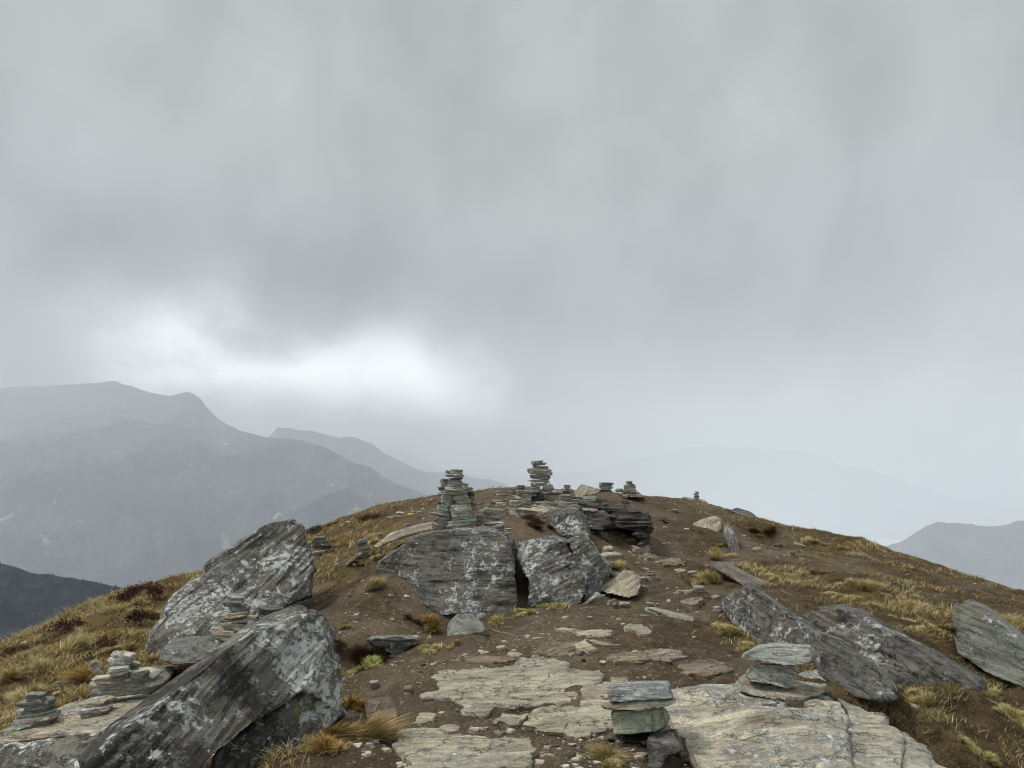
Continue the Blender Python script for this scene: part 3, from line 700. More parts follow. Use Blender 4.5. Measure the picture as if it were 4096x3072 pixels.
# big lichen-covered boulder behind
n_b = pitched(-.55, .80, -.25); a_b = pitched(.80, .56, .2)
R('leaning_boulder', [
    prism_px(Z1, [(905, 970, 7.4), (925, 850, 7.5), (1005, 740, 7.7), (1025, 670, 7.8), (1090, 585, 8.0), (1180, 510, 8.15), (1262, 462, 8.3), (1400, 385, 8.5), (1560, 300, 8.65), (1700, 240, 8.75), (1900, 270, 8.8),
      (1930, 350, 8.7), (1948, 430, 8.6), (1920, 480, 8.5), (1925, 590, 8.4), (1800, 640, 8.25), (1700, 700, 8.1), (1450, 860, 7.6), (1200, 900, 7.4), (1000, 1040, 7.2), (925, 1040, 7.3)], back=(0, -6), dY=.9),
    prism_px(Z1, [(1262, 470, 8.5), (1264, 410, 8.5), (1310, 370, 8.55), (1390, 315, 8.6), (1500, 240, 8.7), (1640, 165, 8.8), (1740, 135, 8.85), (1800, 124, 8.85), (1850, 150, 8.85), (1885, 200, 8.85), (1905, 280, 8.8), (1800, 330, 8.7), (1500, 440, 8.5)], back=(6, -4), dY=.7),
  ], 'big dark boulder at left, beds slanting up to a rounded top, speckled with white lichen', n=n_b, a=a_b, mat=CRUST, tint='boulder', white=.47, dark=.54, ledge=1.2, rough=1.5, vox=.013,
  whitespots=[(at(*Z1(1300, 560), 8.2), .45, .58), (at(*Z1(1800, 360), 8.7), .3, .62), (at(*Z1(1120, 640), 7.9), .3, .58)])
# slab between the two
n_c = pitched(-.1, .97, -.2)
R('flat_rock', [prism_px(Z1, [(995, 985, 6.1), (1010, 930, 6.2), (1070, 885, 6.3), (1160, 862, 6.35), (1300, 850, 6.4), (1420, 870, 6.45), (1560, 860, 6.5), (1560, 960, 6.3), (1350, 1000, 6.1), (1200, 1010, 6.0), (1080, 1020, 6.0)], back=(10, -22), dY=.55)],
  'rounded grey ledge under the layered cairn between the two big left slabs', 'rock ledge', n=n_c, tint=(.24,.24,.22), white=.38, dark=.50, ledge=2.2, vox=.008)
R('flat_rock', [prism_px(Z1, [(865, 1060, 6.2), (890, 1035, 6.3), (1060, 1030, 6.4), (1085, 1060, 6.3), (1040, 1120, 6.1), (980, 1130, 6.0), (900, 1110, 6.1)], back=(0, -5), dY=.4)],
  'small dark flat rock right behind the white-topped cairn at lower left', 'rock', n=n_c, tint='grey', dark=.52, vox=.009)
# the great block in the middle
R('boulder', [prism_px(Z2, [(455, 440, 8.9), (480, 390, 8.9), (540, 340, 8.85), (620, 290, 8.8), (720, 235, 8.7), (830, 200, 8.6), (960, 185, 8.55), (1120, 178, 8.5), (1210, 190, 8.45), (1265, 225, 8.4), (1300, 270, 8.4), (1312, 340, 8.35), (1325, 420, 8.3),
      (1318, 480, 8.25), (1340, 560, 8.2), (1348, 700, 8.1), (1260, 735, 8.05), (1180, 760, 8.05), (1165, 800, 8.0), (1110, 790, 8.0), (1050, 745, 8.0), (960, 715, 8.05), (880, 715, 8.15), (780, 660, 8.3), (690, 600, 8.45), (672, 540, 8.55), (640, 490, 8.65), (560, 482, 8.8), (480, 488, 8.9)], back=(30, -16), dY=1.5)],
  'largest boulder in the middle, grey wall with long dark crack, below the tall front cairn', n=pitched(.02, 1, .03), a=pitched(1, .02, .05), mat=CRUST, tint='boulder', white=.42, dark=.48, ledge=.45, rough=1.4, vox=.011, whitespots=[(at(*Z2(1080, 480), 8.2), .32, .54)])
R('boulder', [prism_px(Z2, [(1345, 300, 8.75), (1360, 262, 8.75), (1450, 246, 8.7), (1560, 240, 8.65), (1640, 248, 8.6), (1665, 320, 8.55), (1710, 400, 8.45), (1745, 480, 8.4), (1760, 560, 8.3), (1740, 640, 8.2), (1600, 680, 8.2), (1500, 720, 8.15), (1438, 720, 8.15), (1425, 620, 8.2), (1415, 500, 8.3), (1370, 410, 8.5)], back=(10, -10), dY=1.2),
      prism_px(Z2, [(1655, 250, 8.8), (1700, 236, 8.8), (1775, 244, 8.85), (1820, 290, 8.9), (1850, 350, 8.9), (1905, 395, 8.9), (1912, 440, 8.85), (1870, 500, 8.75), (1850, 570, 8.65), (1800, 630, 8.5), (1765, 640, 8.45), (1768, 520, 8.5), (1735, 420, 8.6), (1690, 340, 8.7)], back=(10, -10), dY=1.0)],
  'white-speckled boulder right of the black cleft, split by a slanting crack', n=pitched(-.35, .93, -.1), a=pitched(.8, -.5, .2), mat=CRUST, tint='boulder', white=.50, dark=.55, ledge=.9, rough=1.5, vox=.011, whitespots=[(at(*Z2(1400, 310), 8.7), .22, .68), (at(*Z2(1500, 540), 8.4), .25, .58), (at(*Z2(1850, 450), 8.8), .22, .58)])
# low ledge that climbs behind the big block
R('rock_ledge', [prism_px(Z11, [(960, 650, 10.2), (1040, 590, 10.1), (1110, 540, 10.0), (1250, 480, 9.9), (1400, 430, 9.8), (1600, 392, 9.8), (1630, 460, 9.6), (1430, 500, 9.6), (1250, 560, 9.7), (1100, 620, 9.9), (1000, 668, 10.0)], back=(20, -14), dY=.7)],
  'thin pale ledge sloping down left from the foot of the tall front cairn', 'rock ledge', n=pitched(-.3, .95, 0), a=pitched(.95, .3, 0), tint='tan', white=.3, dark=.36, ledge=1.6, vox=.012)
# plateau rocks
R('boulder', [prism_px(Z5, [(150, 885, 11.0), (300, 845, 11.0), (420, 800, 10.95), (520, 765, 10.9), (590, 790, 10.8), (640, 900, 10.7), (680, 1010, 10.6), (700, 1090, 10.5), (690, 1130, 10.5), (640, 1115, 10.5), (540, 1100, 10.6), (420, 1085, 10.7), (330, 1010, 10.8), (250, 950, 10.9)], back=(10, -30), dY=1.0),
      hull_px(Z5, [(-150, 870, 11.6), (150, 860, 11.3), (420, 800, 11.3), (520, 755, 11.6), (-180, 830, 12.6), (430, 760, 12.6), (-100, 900, 11.6), (250, 900, 11.3), (-100, 900, 12.6), (430, 900, 12.6)])],
  'grey wedge-shaped boulder with a cracked face on the plateau below the ridge-top cairn', n=pitched(-.2, .96, -.15), a=pitched(.9, -.2, .3), mat=CRUST, tint=(.17,.165,.15), white=.31, dark=.52, ledge=1.0, rough=1.3, vox=.015)
R('boulder', [prism_px(Z5, [(660, 815, 12.2), (860, 822, 12.1), (915, 870, 12.0), (932, 940, 11.9), (925, 1000, 11.9), (850, 1025, 11.9), (720, 1020, 12.0), (690, 950, 12.1)], back=(0, -10), dY=.8)],
  'round-nosed dark boulder between the wedge boulder and the long black ledge', n=pitched(.05, 1, .1), tint='dark', white=.40, dark=.50, ledge=1.8, vox=.016)
R('rock_ledge', [prism_px(Z5, [(700, 790, 13.0), (740, 775, 13.0), (1000, 790, 12.8), (1240, 805, 12.6), (1340, 850, 12.5), (1370, 880, 12.4), (1378, 1060, 12.3), (1350, 1110, 12.2), (1330, 1165, 12.15), (1270, 1190, 12.1), (1235, 1160, 12.2), (1225, 1100, 12.25), (1200, 1030, 12.3), (1080, 1005, 12.45), (930, 1015, 12.6), (800, 930, 12.9)], back=(0, -12), dY=1.0)],
  'long black thin-bedded ledge overhanging the soil right of the plateau', 'rock ledge', n=pitched(-.05, 1, .05), a=pitched(1, -.05, 0), tint='dark', white=.22, dark=.56, ledge=3.0, vox=.016)
R('flat_rock', [prism_px(Z5, [(620, 782, 12.2), (800, 795, 12.1), (822, 812, 12.1), (800, 822, 12.1), (640, 812, 12.1)], back=(0, -4), dY=.5)], 'thin tan plate lying on the round-nosed dark boulder', 'rock', tint='tan', vox=.014)
def prism_bl(Z, pts, base, k, back=(0, 0), dY=.4):
    bx = [b[0] for b in base]; by = [b[1] for b in base]; bY = [b[2] for b in base]
    P = [(x, y, float(np.interp(x, bx, bY)) + k * (float(np.interp(x, bx, by)) - y)) for x, y in pts]
    return prism_px(Z, P, back, dY)
# right-hand leaning slabs
n_r = pitched(.52, .80, .0); a_r = pitched(.80, -.55, -.15)
R('leaning_rock', [prism_bl(Z3, [(520, 580), (545, 555), (622, 500), (690, 466), (740, 500), (860, 592), (960, 665), (1060, 738), (1180, 790), (1260, 850), (1370, 915), (1440, 975), (1492, 1050), (1480, 1105), (1400, 1115), (1280, 1090), (1100, 985), (900, 880), (720, 790), (640, 720), (560, 650)], BASE_M, .0012, back=(18, -14), dY=.38)],
  'long dark slab leaning down to the right behind the near three-stone cairn', n=n_r, a=a_r, mat=CRUST, tint=(.17,.165,.15), white=.42, dark=.50, ledge=.7, rough=1.1, vox=.010)
R('leaning_rock', [prism_bl(Z3, [(975, 690), (990, 648), (1060, 612), (1180, 602), (1270, 625), (1400, 700), (1560, 790), (1700, 868), (1840, 945), (1960, 1010), (1978, 1070), (1900, 1100), (1780, 1120), (1640, 1080), (1500, 1030), (1300, 960), (1100, 850)], BASE_N, .0012, back=(38, -30), dY=.45)],
  'second long leaning slab at right, purplish dark beds with a black stained hollow', n=n_r, a=a_r, mat=CRUST, tint=(.17,.163,.152), white=.40, dark=.50, ledge=1.0, rough=1.2, vox=.011)
R('leaning_rock', [prism_bl(Z3, [(1826, 690), (1832, 612), (1850, 580), (1900, 572), (1955, 590), (2080, 682), (2330, 880), (2330, 1080), (2120, 1010), (1990, 955), (1900, 885), (1838, 850), (1828, 760)], BASE_O, .0012, back=(34, -20), dY=.6)],
  'greenish grey slab with a smooth streaked face cut off by the right edge', n=n_r, a=a_r, mat=CRUST, tint=(.20, .215, .19), white=.34, dark=.42, ledge=.9, vox=.011)
R('flat_rock', [prism_px(Z3, [(487, 372, 10.2), (500, 350, 10.3), (560, 362, 10.2), (640, 400, 9.9), (780, 460, 9.6), (900, 510, 9.2), (972, 548, 9.0), (965, 575, 8.9), (860, 568, 9.0), (760, 540, 9.2), (660, 480, 9.5), (560, 420, 9.9)], back=(12, -10), dY=.4)],
  'low purple-brown slab sloping behind the long dark leaning slab', n=n_r, a=a_r, tint=(.24, .20, .175), white=.36, dark=.42, ledge=1.6, vox=.012)
R('flat_rock', [prism_px(Z3, [(828, 462, 9.9), (1040, 492, 9.7), (1062, 508, 9.6), (1000, 515, 9.6), (880, 500, 9.7)], back=(0, -6), dY=.35),
                prism_px(Z3, [(905, 505, 9.6), (1075, 520, 9.45), (1125, 552, 9.3), (1145, 570, 9.2), (980, 562, 9.3), (930, 540, 9.4)], back=(0, -6), dY=.35)],
  'two pale grey step-like plates on the turf behind the leaning slabs', n=pitched(.12, 1, .05), tint='slate', white=.32, dark=.28, ledge=1.6, vox=.012)
R('flat_rock', [prism_px(Z3, [(368, 132, 15), (430, 108, 15.1), (500, 94, 15.2), (526, 110, 15.1), (524, 170, 14.9), (500, 205, 14.6), (450, 190, 14.7), (400, 160, 14.8)], back=(0, -6), dY=.8)],
  'pale slanting slab on the upper right slope', n=pitched(-.4, .85, -.2), a=pitched(.8, .5, 0), tint='tan', white=.3, dark=.28, ledge=1.5, vox=.018)
R('upright_rock', [prism_px(Z3, [(548, 150, 14.0), (572, 128, 14.1), (600, 170, 13.9), (625, 230, 13.6), (640, 300, 13.2), (605, 330, 12.9), (578, 260, 13.2), (556, 210, 13.6)], back=(-6, -6), dY=.5)],
  'narrow upright fin of rock on the upper right slope among tussocks', n=pitched(-1, .1, .2), a=pitched(.3, -.9, 0), tint='purple', white=.42, dark=.42, ledge=1.2, vox=.016)
# triangular stone and its neighbours
R('upright_rock', [prism_px(Z7, [(792, 600, 7.13), (805, 540, 7.16), (808, 400, 7.20), (850, 350, 7.23), (905, 298, 7.28), (960, 312, 7.28), (1045, 298, 7.28), (1120, 350, 7.26), (1195, 405, 7.23), (1220, 470, 7.20), (1180, 500, 7.18), (1020, 520, 7.14), (930, 570, 7.10), (880, 600, 7.08)], back=(10, -6), dY=.13)],
  'pale pointed stone standing against the foot of the largest boulder', 'stone', None, n=pitched(-.1, .3, -1), a=pitched(.35, 1, .1), tint=(.42,.44,.38), white=.30, dark=.2, ledge=.5, rough=.8, vox=.007)
R('rock', [prism_px(Z2, [(1858, 560, 8.7), (1862, 535, 8.8), (1935, 500, 8.9), (2000, 445, 9.1), (2060, 450, 9.1), (2105, 492, 9.0), (2108, 530, 8.9), (2090, 590, 8.7), (2030, 605, 8.6), (1960, 588, 8.6), (1900, 580, 8.6)], back=(0, -14), dY=.5)],
  'angular tan-grey block lying right of the white-speckled boulder', 'stone', None, n=pitched(-.3, .9, -.1), tint='tan', white=.3, dark=.3, vox=.010)
R('rock', [prism_px(Z2, [(408, 1330, 4.75), (412, 1260, 4.85), (430, 1243, 4.9), (560, 1236, 4.9), (588, 1275, 4.85), (604, 1320, 4.75), (600, 1400, 4.6), (560, 1450, 4.5), (480, 1440, 4.5), (420, 1400, 4.6)], back=(-4, -14), dY=.28)],
  'squarish grey block right of the foreground slab beside the orange tussock', 'stone', None, n=pitched(.1, .9, -.4), tint='brown', white=.46, dark=.44, vox=.006)
# undercut ledge left of the path
R('rock_ledge', [prism_px(Z2, [(425, 870, 6.9), (470, 850, 6.9), (600, 850, 6.9), (735, 862, 6.9), (742, 885, 6.9), (690, 900, 6.9), (640, 935, 6.9), (600, 985, 6.9), (570, 1000, 6.9), (560, 940, 6.9), (470, 905, 6.9)], back=(-10, -24), dY=.6)],
  'dark undercut ledge with flat pale top above the green tuft left of the path', 'rock ledge', tint='boulder', n=(0, 0, 1), white=.44, dark=.46, ledge=2.2, vox=.009)
R('flat_rock', [prism_px(Z2, [(255, 1110, 5.9), (330, 1070, 6.1), (440, 1055, 6.15), (470, 1080, 6.05), (430, 1120, 5.85), (330, 1150, 5.65), (260, 1140, 5.75)], back=(0, -6), dY=.3)],
  'brown flat slab in the soil just right of the foreground slab', 'rock', n=pitched(-.2, 1, 0), tint='brown', vox=.008)
# dark block that carries the three-stone pile
R('rock', [prism_px(Z10, [(665, 1090, 4.35), (700, 1000, 4.45), (820, 985, 4.45), (970, 970, 4.45), (992, 1060, 4.38), (1030, 1100, 4.32), (1030, 1200, 4.2), (900, 1240, 4.12), (780, 1380, 3.98), (700, 1380, 3.98), (680, 1200, 4.2)], back=(0, -25), dY=.3),
           prism_px(Z10, [(200, 1075, 4.5), (260, 1000, 4.6), (500, 985, 4.6), (900, 980, 4.55), (900, 1100, 4.4), (700, 1120, 4.38), (400, 1090, 4.45)], back=(0, -20), dY=.35)],
  'dark ragged block of bedrock under the green three-stone pile', 'rock', None, tint='dark', white=.25, dark=.56, ledge=2.2, vox=.006)

# horizon rocks
R('rock', [prism_px(Z5, [(1735, 672, 24.5), (1750, 660, 24.5), (1860, 672, 24.3), (1960, 690, 24.2), (2012, 712, 24.0), (2018, 762, 23.6), (1960, 748, 23.8), (1880, 712, 24.1)], back=(0, -3), dY=1.2)], 'grey bedrock nose carrying the tiny far cairn on the skyline', 'rock', None, n=pitched(.1, 1, 0), tint='grey', vox=.03)
R('rock', [prism_px(Z5, [(1305, 668, 26), (1325, 655, 26), (1470, 658, 26), (1590, 672, 26), (1590, 692, 25.8), (1460, 682, 25.8), (1340, 680, 25.8)], back=(0, -2), dY=1.0)], 'long low rock along the skyline right of the dark cone cairn', 'rock', None, tint='grey', vox=.03)
R('rock', [prism_px(Z5, [(2075, 775, 24), (2100, 755, 24), (2150, 765, 23.8), (2240, 800, 23), (2230, 820, 22.8), (2120, 790, 23.5)], back=(0, -2), dY=.8)], 'low dark rock just right of the tiny far cairn on the skyline', 'rock', None, tint='dark', vox=.03)
R('rock', [prism_px(Z3, [(582, 62, 21.5), (620, 46, 21.6), (700, 68, 21.2), (722, 90, 20.9), (716, 108, 20.6), (680, 100, 20.9), (620, 80, 21.3)], back=(0, -2), dY=.9)], 'dark rounded rock on the right skyline above the pale slanting slab', 'rock', None, tint='dark', vox=.026)
R('rock', [prism_px(Z3, [(1225, 318, 14.1), (1240, 292, 14.3), (1320, 300, 14.1), (1372, 325, 13.9), (1380, 348, 13.7), (1330, 352, 13.7), (1270, 340, 13.9)], back=(0, -3), dY=.6)], 'flat dark rock at the shoulder of the right skyline', 'rock', None, n=pitched(.2, 1, 0), tint='brown', dark=.5, vox=.02)
R('rock', [prism_px(Z3, [(1450, 490, 12.4), (1480, 465, 12.5), (1530, 500, 12.2), (1590, 560, 11.8), (1612, 615, 11.4), (1560, 635, 11.3), (1490, 590, 11.7), (1455, 545, 12)], back=(0, -4), dY=.6)], 'rough dark crag on the steep right shoulder', 'rock', None, n=pitched(.4, .9, 0), tint=(.19, .14, .12), dark=.52, ledge=2.2, vox=.018)
R('rock', [prism_px(Z3, [(1300, 415, 13.2), (1400, 400, 13.1), (1450, 460, 12.7), (1440, 480, 12.5), (1360, 450, 12.8), (1310, 440, 13)], back=(0, -4), dY=.5)], 'brownish low rock above the crag on the right shoulder', 'rock', None, n=pitched(.3, .9, 0), tint='brown', dark=.5, vox=.02)
R('rock', [prism_px(Z9, [(1060, 1085, 5.75), (1110, 1040, 5.85), (1190, 985, 5.95), (1225, 1000, 5.95), (1255, 1060, 5.85), (1250, 1100, 5.75), (1150, 1110, 5.7)], back=(0, -8), dY=.15)], 'small brown stone right of the white wrapper on the turf', 'stone', None, tint='brown', vox=.007)
R('rock', [prism_px(Z9, [(1320, 985, 6.15), (1350, 940, 6.25), (1450, 905, 6.3), (1800, 885, 6.3), (1860, 910, 6.25), (1900, 985, 6.1), (1890, 1010, 6.05), (1700, 985, 6.1), (1500, 1000, 6.1), (1400, 1040, 6.05)], back=(0, -12), dY=.25)], 'low purplish rock in the turf at the lower end of the second leaning slab', 'rock', None, n=pitched(0, 1, .1), tint='purple', white=.38, dark=.42, ledge=1.8, vox=.008)

# foreground bedrock platform at the right
R('bedrock_outcrop', [
    hull_px(Z3, [(150, 1062, 5.40), (300, 1040, 5.50), (620, 1022, 5.58), (1000, 1050, 5.54), (1140, 1072, 5.45), (1200, 1110, 5.32), (1225, 1190, 5.08), (1235, 1330, 4.64), (1240, 1500, 4.15), (1230, 1620, 3.95),
                 (560, 1620, 3.95), (400, 1440, 4.28), (290, 1290, 4.66), (220, 1200, 4.95), (250, 1640, 4.9), (1000, 1900, 4.4), (600, 1500, 6.0), (1200, 1500, 5.7)]),
    hull_px(Z3, [(1230, 1160, 5.35), (1300, 1185, 5.35), (1430, 1188, 5.35), (1520, 1290, 4.97), (1530, 1420, 4.55), (1535, 1640, 4.0), (1250, 1640, 3.95), (1240, 1400, 4.6), (1200, 1800, 5.2), (1500, 1800, 5.0)]),
    hull_px(Z3, [(1470, 1275, 5.15), (1560, 1290, 5.2), (1640, 1352, 5.0), (1672, 1440, 4.7), (1690, 1600, 4.25), (1480, 1640, 4.0), (1480, 1400, 4.65), (1500, 1800, 5.0), (1650, 1800, 4.9)]),
    hull_px(Z3, [(1660, 1440, 4.75), (1780, 1500, 4.6), (1900, 1600, 4.4), (1650, 1640, 4.2), (1700, 1800, 4.8)])],
  'broad pale bedrock platform at lower right, stepping down in grey lichened ledges', 'bedrock', None, n=pitched(.12, 1, -.50), a=pitched(1, .06, .15), mat=CRUST, tint=(.48, .45, .37), white=.42, dark=.28, ledge=1.2, steps=.010, vox=.0075)
R('flat_rock', [prism_px(Z3, [(940, 985, 6.0), (1000, 948, 6.15), (1080, 936, 6.2), (1180, 985, 6.05), (1285, 1045, 5.9), (1292, 1085, 5.8), (1270, 1098, 5.75), (1190, 1075, 5.8), (1050, 1010, 5.95)], back=(0, -6), dY=.2),
                prism_px(Z3, [(1150, 1075, 5.7), (1230, 1100, 5.7), (1362, 1185, 5.45), (1335, 1196, 5.4), (1230, 1180, 5.4), (1180, 1120, 5.5)], back=(0, -6), dY=.3)],
  'pale grey-green slab sloping right from behind the near three-stone cairn', 'rock', None, n=pitched(.4, .9, -.1), a=pitched(.85, -.5, 0), tint=(.46, .48, .40), white=.33, dark=.14, ledge=1.0, vox=.008)

# ------------------------------------------------------------------ pale slabs worn flat in the path
def path_slab(Z, pts, label, lift=.010, deep=.12, tint='path', **kw):
    top = []
    for x, y in pts:
        h = hit(*Z(x, y)); top.append(h + np.array([0, 0, lift * .55]))
    r_ = np.random.default_rng(int(pts[0][0] + pts[0][1])); jag = []
    for i_ in range(len(top)):                              # broken, jagged outline
        a_, b_ = top[i_], top[(i_ + 1) % len(top)]; L_ = np.linalg.norm(b_ - a_); k_ = max(1, int(L_ / .035)); am = min(.016, L_ * .09)
        for q_ in range(k_): jag.append(a_ + (b_ - a_) * q_ / k_ + (np.array([r_.normal(), r_.normal(), 0]) * am * (q_ > 0)))
    top = jag
    c = np.mean(top, 0)
    bot = [t_ + np.array([0, 0, -deep]) for t_ in top]
    size = np.ptp(np.array(top), axis=0).max()
    kw.setdefault('vox', max(.006, min(.014, size / 140)))
    # a plane fitted through the corners keeps the slab flat
    T = np.array(top); Am = np.c_[T[:, :2], np.ones(len(T))]; co = np.linalg.lstsq(Am, T[:, 2], rcond=None)[0]
    top = [np.array([t_[0], t_[1], .75 * (co[0] * t_[0] + co[1] * t_[1] + co[2]) + .25 * t_[2]]) for t_ in T]
    bot = [t_ + np.array([0, 0, -deep]) for t_ in top]
    o = make_rock('flat_rock', [('prism', top, bot)], mat=CRUST, tint=tint, white=kw.pop('white', .16), dark=kw.pop('dark', .16), n=(.10, -.42, 1), a=(1, .12, 0), rough=.6, ledge=1.0, steps=kw.pop('steps', .009), **kw)
    tag(o, label, 'rock slab', 'pale bedrock slabs worn flat in the path'); return o
path_slab(Z2, [(695, 1102), (900, 1085), (1190, 1062), (1340, 1040), (1370, 1002), (1500, 990), (1640, 1008), (1668, 1035), (1640, 1060), (1760, 1075), (1862, 1090), (1885, 1115), (1860, 1150), (1730, 1185), (1700, 1230), (1680, 1268), (1500, 1262), (1200, 1250), (960, 1252), (750, 1243), (850, 1205), (862, 1180), (845, 1150), (780, 1125)], 'broadest pale cracked slab in the middle of the path', lift=.03)
path_slab(Z2, [(1000, 1330), (1020, 1290), (960, 1262), (1180, 1250), (1400, 1262), (1560, 1275), (1440, 1300), (1210, 1312), (1128, 1356)], 'pointed pale slab just below the broadest path slab', lift=.05)
path_slab(Z2, [(600, 1475), (700, 1452), (850, 1460), (1000, 1500), (1200, 1530), (1420, 1538), (1440, 1620), (1400, 1700), (650, 1760), (640, 1640), (600, 1560)], 'long streaked slab along the bottom edge left of centre', lift=.06, deep=.2)
path_slab(Z2, [(1368, 1430), (1420, 1370), (1470, 1330), (1560, 1308), (1700, 1330), (1850, 1318), (2000, 1320), (2010, 1440), (1940, 1445), (1715, 1495), (1640, 1470), (1540, 1462)], 'pale slab tucked left of the green three-stone pile', lift=.05, deep=.16)
path_slab(Z2, [(1180, 1395), (1215, 1370), (1250, 1350), (1430, 1352), (1390, 1380), (1335, 1425)], 'small five-sided pale slab between the path slabs in the foreground', lift=.035)
path_slab(Z2, [(700, 1392), (735, 1350), (760, 1330), (850, 1348), (828, 1385)], 'small pale plate on the pebbly soil at lower left of the path', lift=.03)
path_slab(Z8, [(45, 478), (130, 462), (350, 475), (500, 480), (740, 515), (640, 545), (700, 570), (420, 560), (280, 530)], 'long pale tapering slab crossing the upper path', lift=.03)
path_slab(Z8, [(375, 590), (520, 600), (650, 640), (800, 680), (640, 672), (500, 655)], 'thin pale sliver just below the long tapering slab', lift=.03)
path_slab(Z8, [(822, 490), (850, 450), (1020, 445), (1120, 500), (1125, 520), (1040, 545), (990, 560), (960, 510)], 'pale slab capping the dark hole in the path', lift=.05, deep=.10)
path_slab(Z8, [(1055, 245), (1130, 240), (1590, 355), (1585, 382), (1400, 350), (1080, 275)], 'long straight pale bar of rock in the path below the right slabs', lift=.03)
path_slab(Z8, [(910, 305), (1000, 308), (1115, 330), (1080, 340), (960, 325)], 'small pale sliver left of the straight pale bar', lift=.025)
path_slab(Z8, [(1430, 205), (1540, 160), (1690, 160), (1695, 200), (1640, 240), (1560, 250), (1450, 225)], 'brown layered slab at the right edge of the path below the tussock', lift=.09, deep=.2, tint='brown')
path_slab(Z8, [(1400, 60), (1570, 40), (1580, 70), (1500, 82), (1390, 75)], 'pale plate left of the upper end of the long dark slab', lift=.05)
path_slab(Z8, [(240, 680), (320, 650), (400, 620), (430, 660), (520, 720), (430, 740), (300, 700)], 'triangular tan rock face left of the small white wrapper on the path', lift=.06, deep=.12, tint='tan')
path_slab(Z5, [(1205, 1262), (1215, 1235), (1350, 1240), (1372, 1262), (1340, 1275), (1240, 1275)], 'flat tan slab on the slope right of the long black ledge', lift=.08, deep=.15, tint='tan')
path_slab(Z5, [(828, 1325), (860, 1295), (1000, 1292), (1082, 1325), (960, 1335)], 'wide flat plate beside the right end of the white-speckled boulder', lift=.05, tint='tan')
path_slab(Z5, [(850, 1272), (870, 1245), (960, 1240), (970, 1270)], 'smaller flat plate just above the wide plate beside the boulder', lift=.08, tint='tan')
path_slab(Z4, [(1140, 850), (1290, 835), (1500, 800), (1700, 800), (1840, 790), (1880, 800), (1780, 830), (1620, 865), (1500, 885), (1380, 870), (1260, 868)], 'smooth tan bedrock sheet in front of the ridge-top cairn', lift=.12, deep=.2, tint='tan')
path_slab(Z2, [(1725, 1192), (1870, 1155), (1935, 1118), (2030, 1108), (2030, 1290), (1920, 1300), (1840, 1330), (1770, 1275)], 'fractured brownish rock between the broadest slab and the green pile', lift=.03, tint='tan', dark=.32)
for Z_, pts_, l_, li_ in [
  (Z2, [(1480, 905), (1590, 885), (1700, 882), (1765, 930), (1740, 965), (1600, 985), (1450, 958)], 'brown trodden rock flush with the soil above the broadest slab', .03),
  (Z2, [(1890, 985), (2000, 962), (2110, 958), (2165, 1005), (2080, 1030), (1950, 1032)], 'brown worn rock in the path above the green three-stone pile', .03),
  (Z5, [(1490, 1385), (1600, 1365), (1710, 1372), (1765, 1415), (1680, 1440), (1560, 1445)], 'brown worn rock high in the middle of the path', .05),
  (Z5, [(1250, 1325), (1330, 1300), (1440, 1318), (1500, 1345), (1400, 1362), (1290, 1352)], 'low brown bedrock patch right of the wide flat plate', .05),
  (Z3, [(300, 925), (420, 900), (560, 915), (600, 960), (480, 990), (330, 975)], 'brown gritty rock patch left of the near three-stone cairn', .02),
  (Z3, [(60, 860), (170, 838), (300, 850), (330, 885), (200, 905), (80, 895)], 'low brown rock patch on the soil behind the green pile', .03),
  (Z2, [(1010, 985), (1120, 968), (1290, 975), (1340, 1000), (1200, 1030), (1040, 1020)], 'gritty brown rock rising just behind the left part of the broadest slab', .03)]:
    path_slab(Z_, pts_, l_, lift=li_, deep=.15, tint=(.25, .205, .155), white=.28, dark=.34)
# ------------------------------------------------------------------ cairns, stone by stone
G1 = 'stones of the tall front cairn'
cairn(Z4, 9.35, [(555,350,690,418,.02,-3,'tan'),(500,362,562,405,.1,-12,'grey'),(495,405,697,443,.0,-1,'pale'),(560,445,692,468,.0,2,'dark'),(525,458,688,556,.0,0,'grey'),(440,460,532,552,.06,-4,'tan'),
 (685,500,756,548,.2,-14,'grey'),(415,546,500,590,.1,-4,'grey'),(488,546,732,600,.0,-3,'pale'),(700,546,803,602,.14,-4,'tan'),(450,588,742,642,.02,-2,'grey'),(738,600,824,656,.2,3,'dark'),
 (442,640,602,776,.04,-2,'green'),(582,643,752,697,.0,1,'tan'),(750,653,826,702,.2,-2,'grey'),(610,688,777,747,.0,0,'tan'),(405,705,452,757,.2,10,'dark'),(768,700,852,772,.2,2,'brown'),
 (388,752,562,872,.02,-8,'green'),(553,742,788,858,-.03,2,'pale'),(788,763,866,815,.16,2,'tan'),(325,828,562,892,-.02,-8,'grey'),(565,852,802,938,-.06,3,'green'),(384,880,562,972,.02,0,'grey'),
 (790,840,835,905,.2,4,'grey'),(835,862,942,950,.22,0,'green'),(500,905,842,1020,-.1,6,'green'),(350,960,502,1025,-.02,0,'grey'),(842,950,902,1002,.1,0,'brown')], 'the tall front cairn', G1)
S1 = 'loose stones beside the tall front cairn'
def ST(Z, box, Y, label, cat='stone', group=None, **kw):
    o = stone(Z, *box, Y, **kw); tag(o, label, cat, group); return o
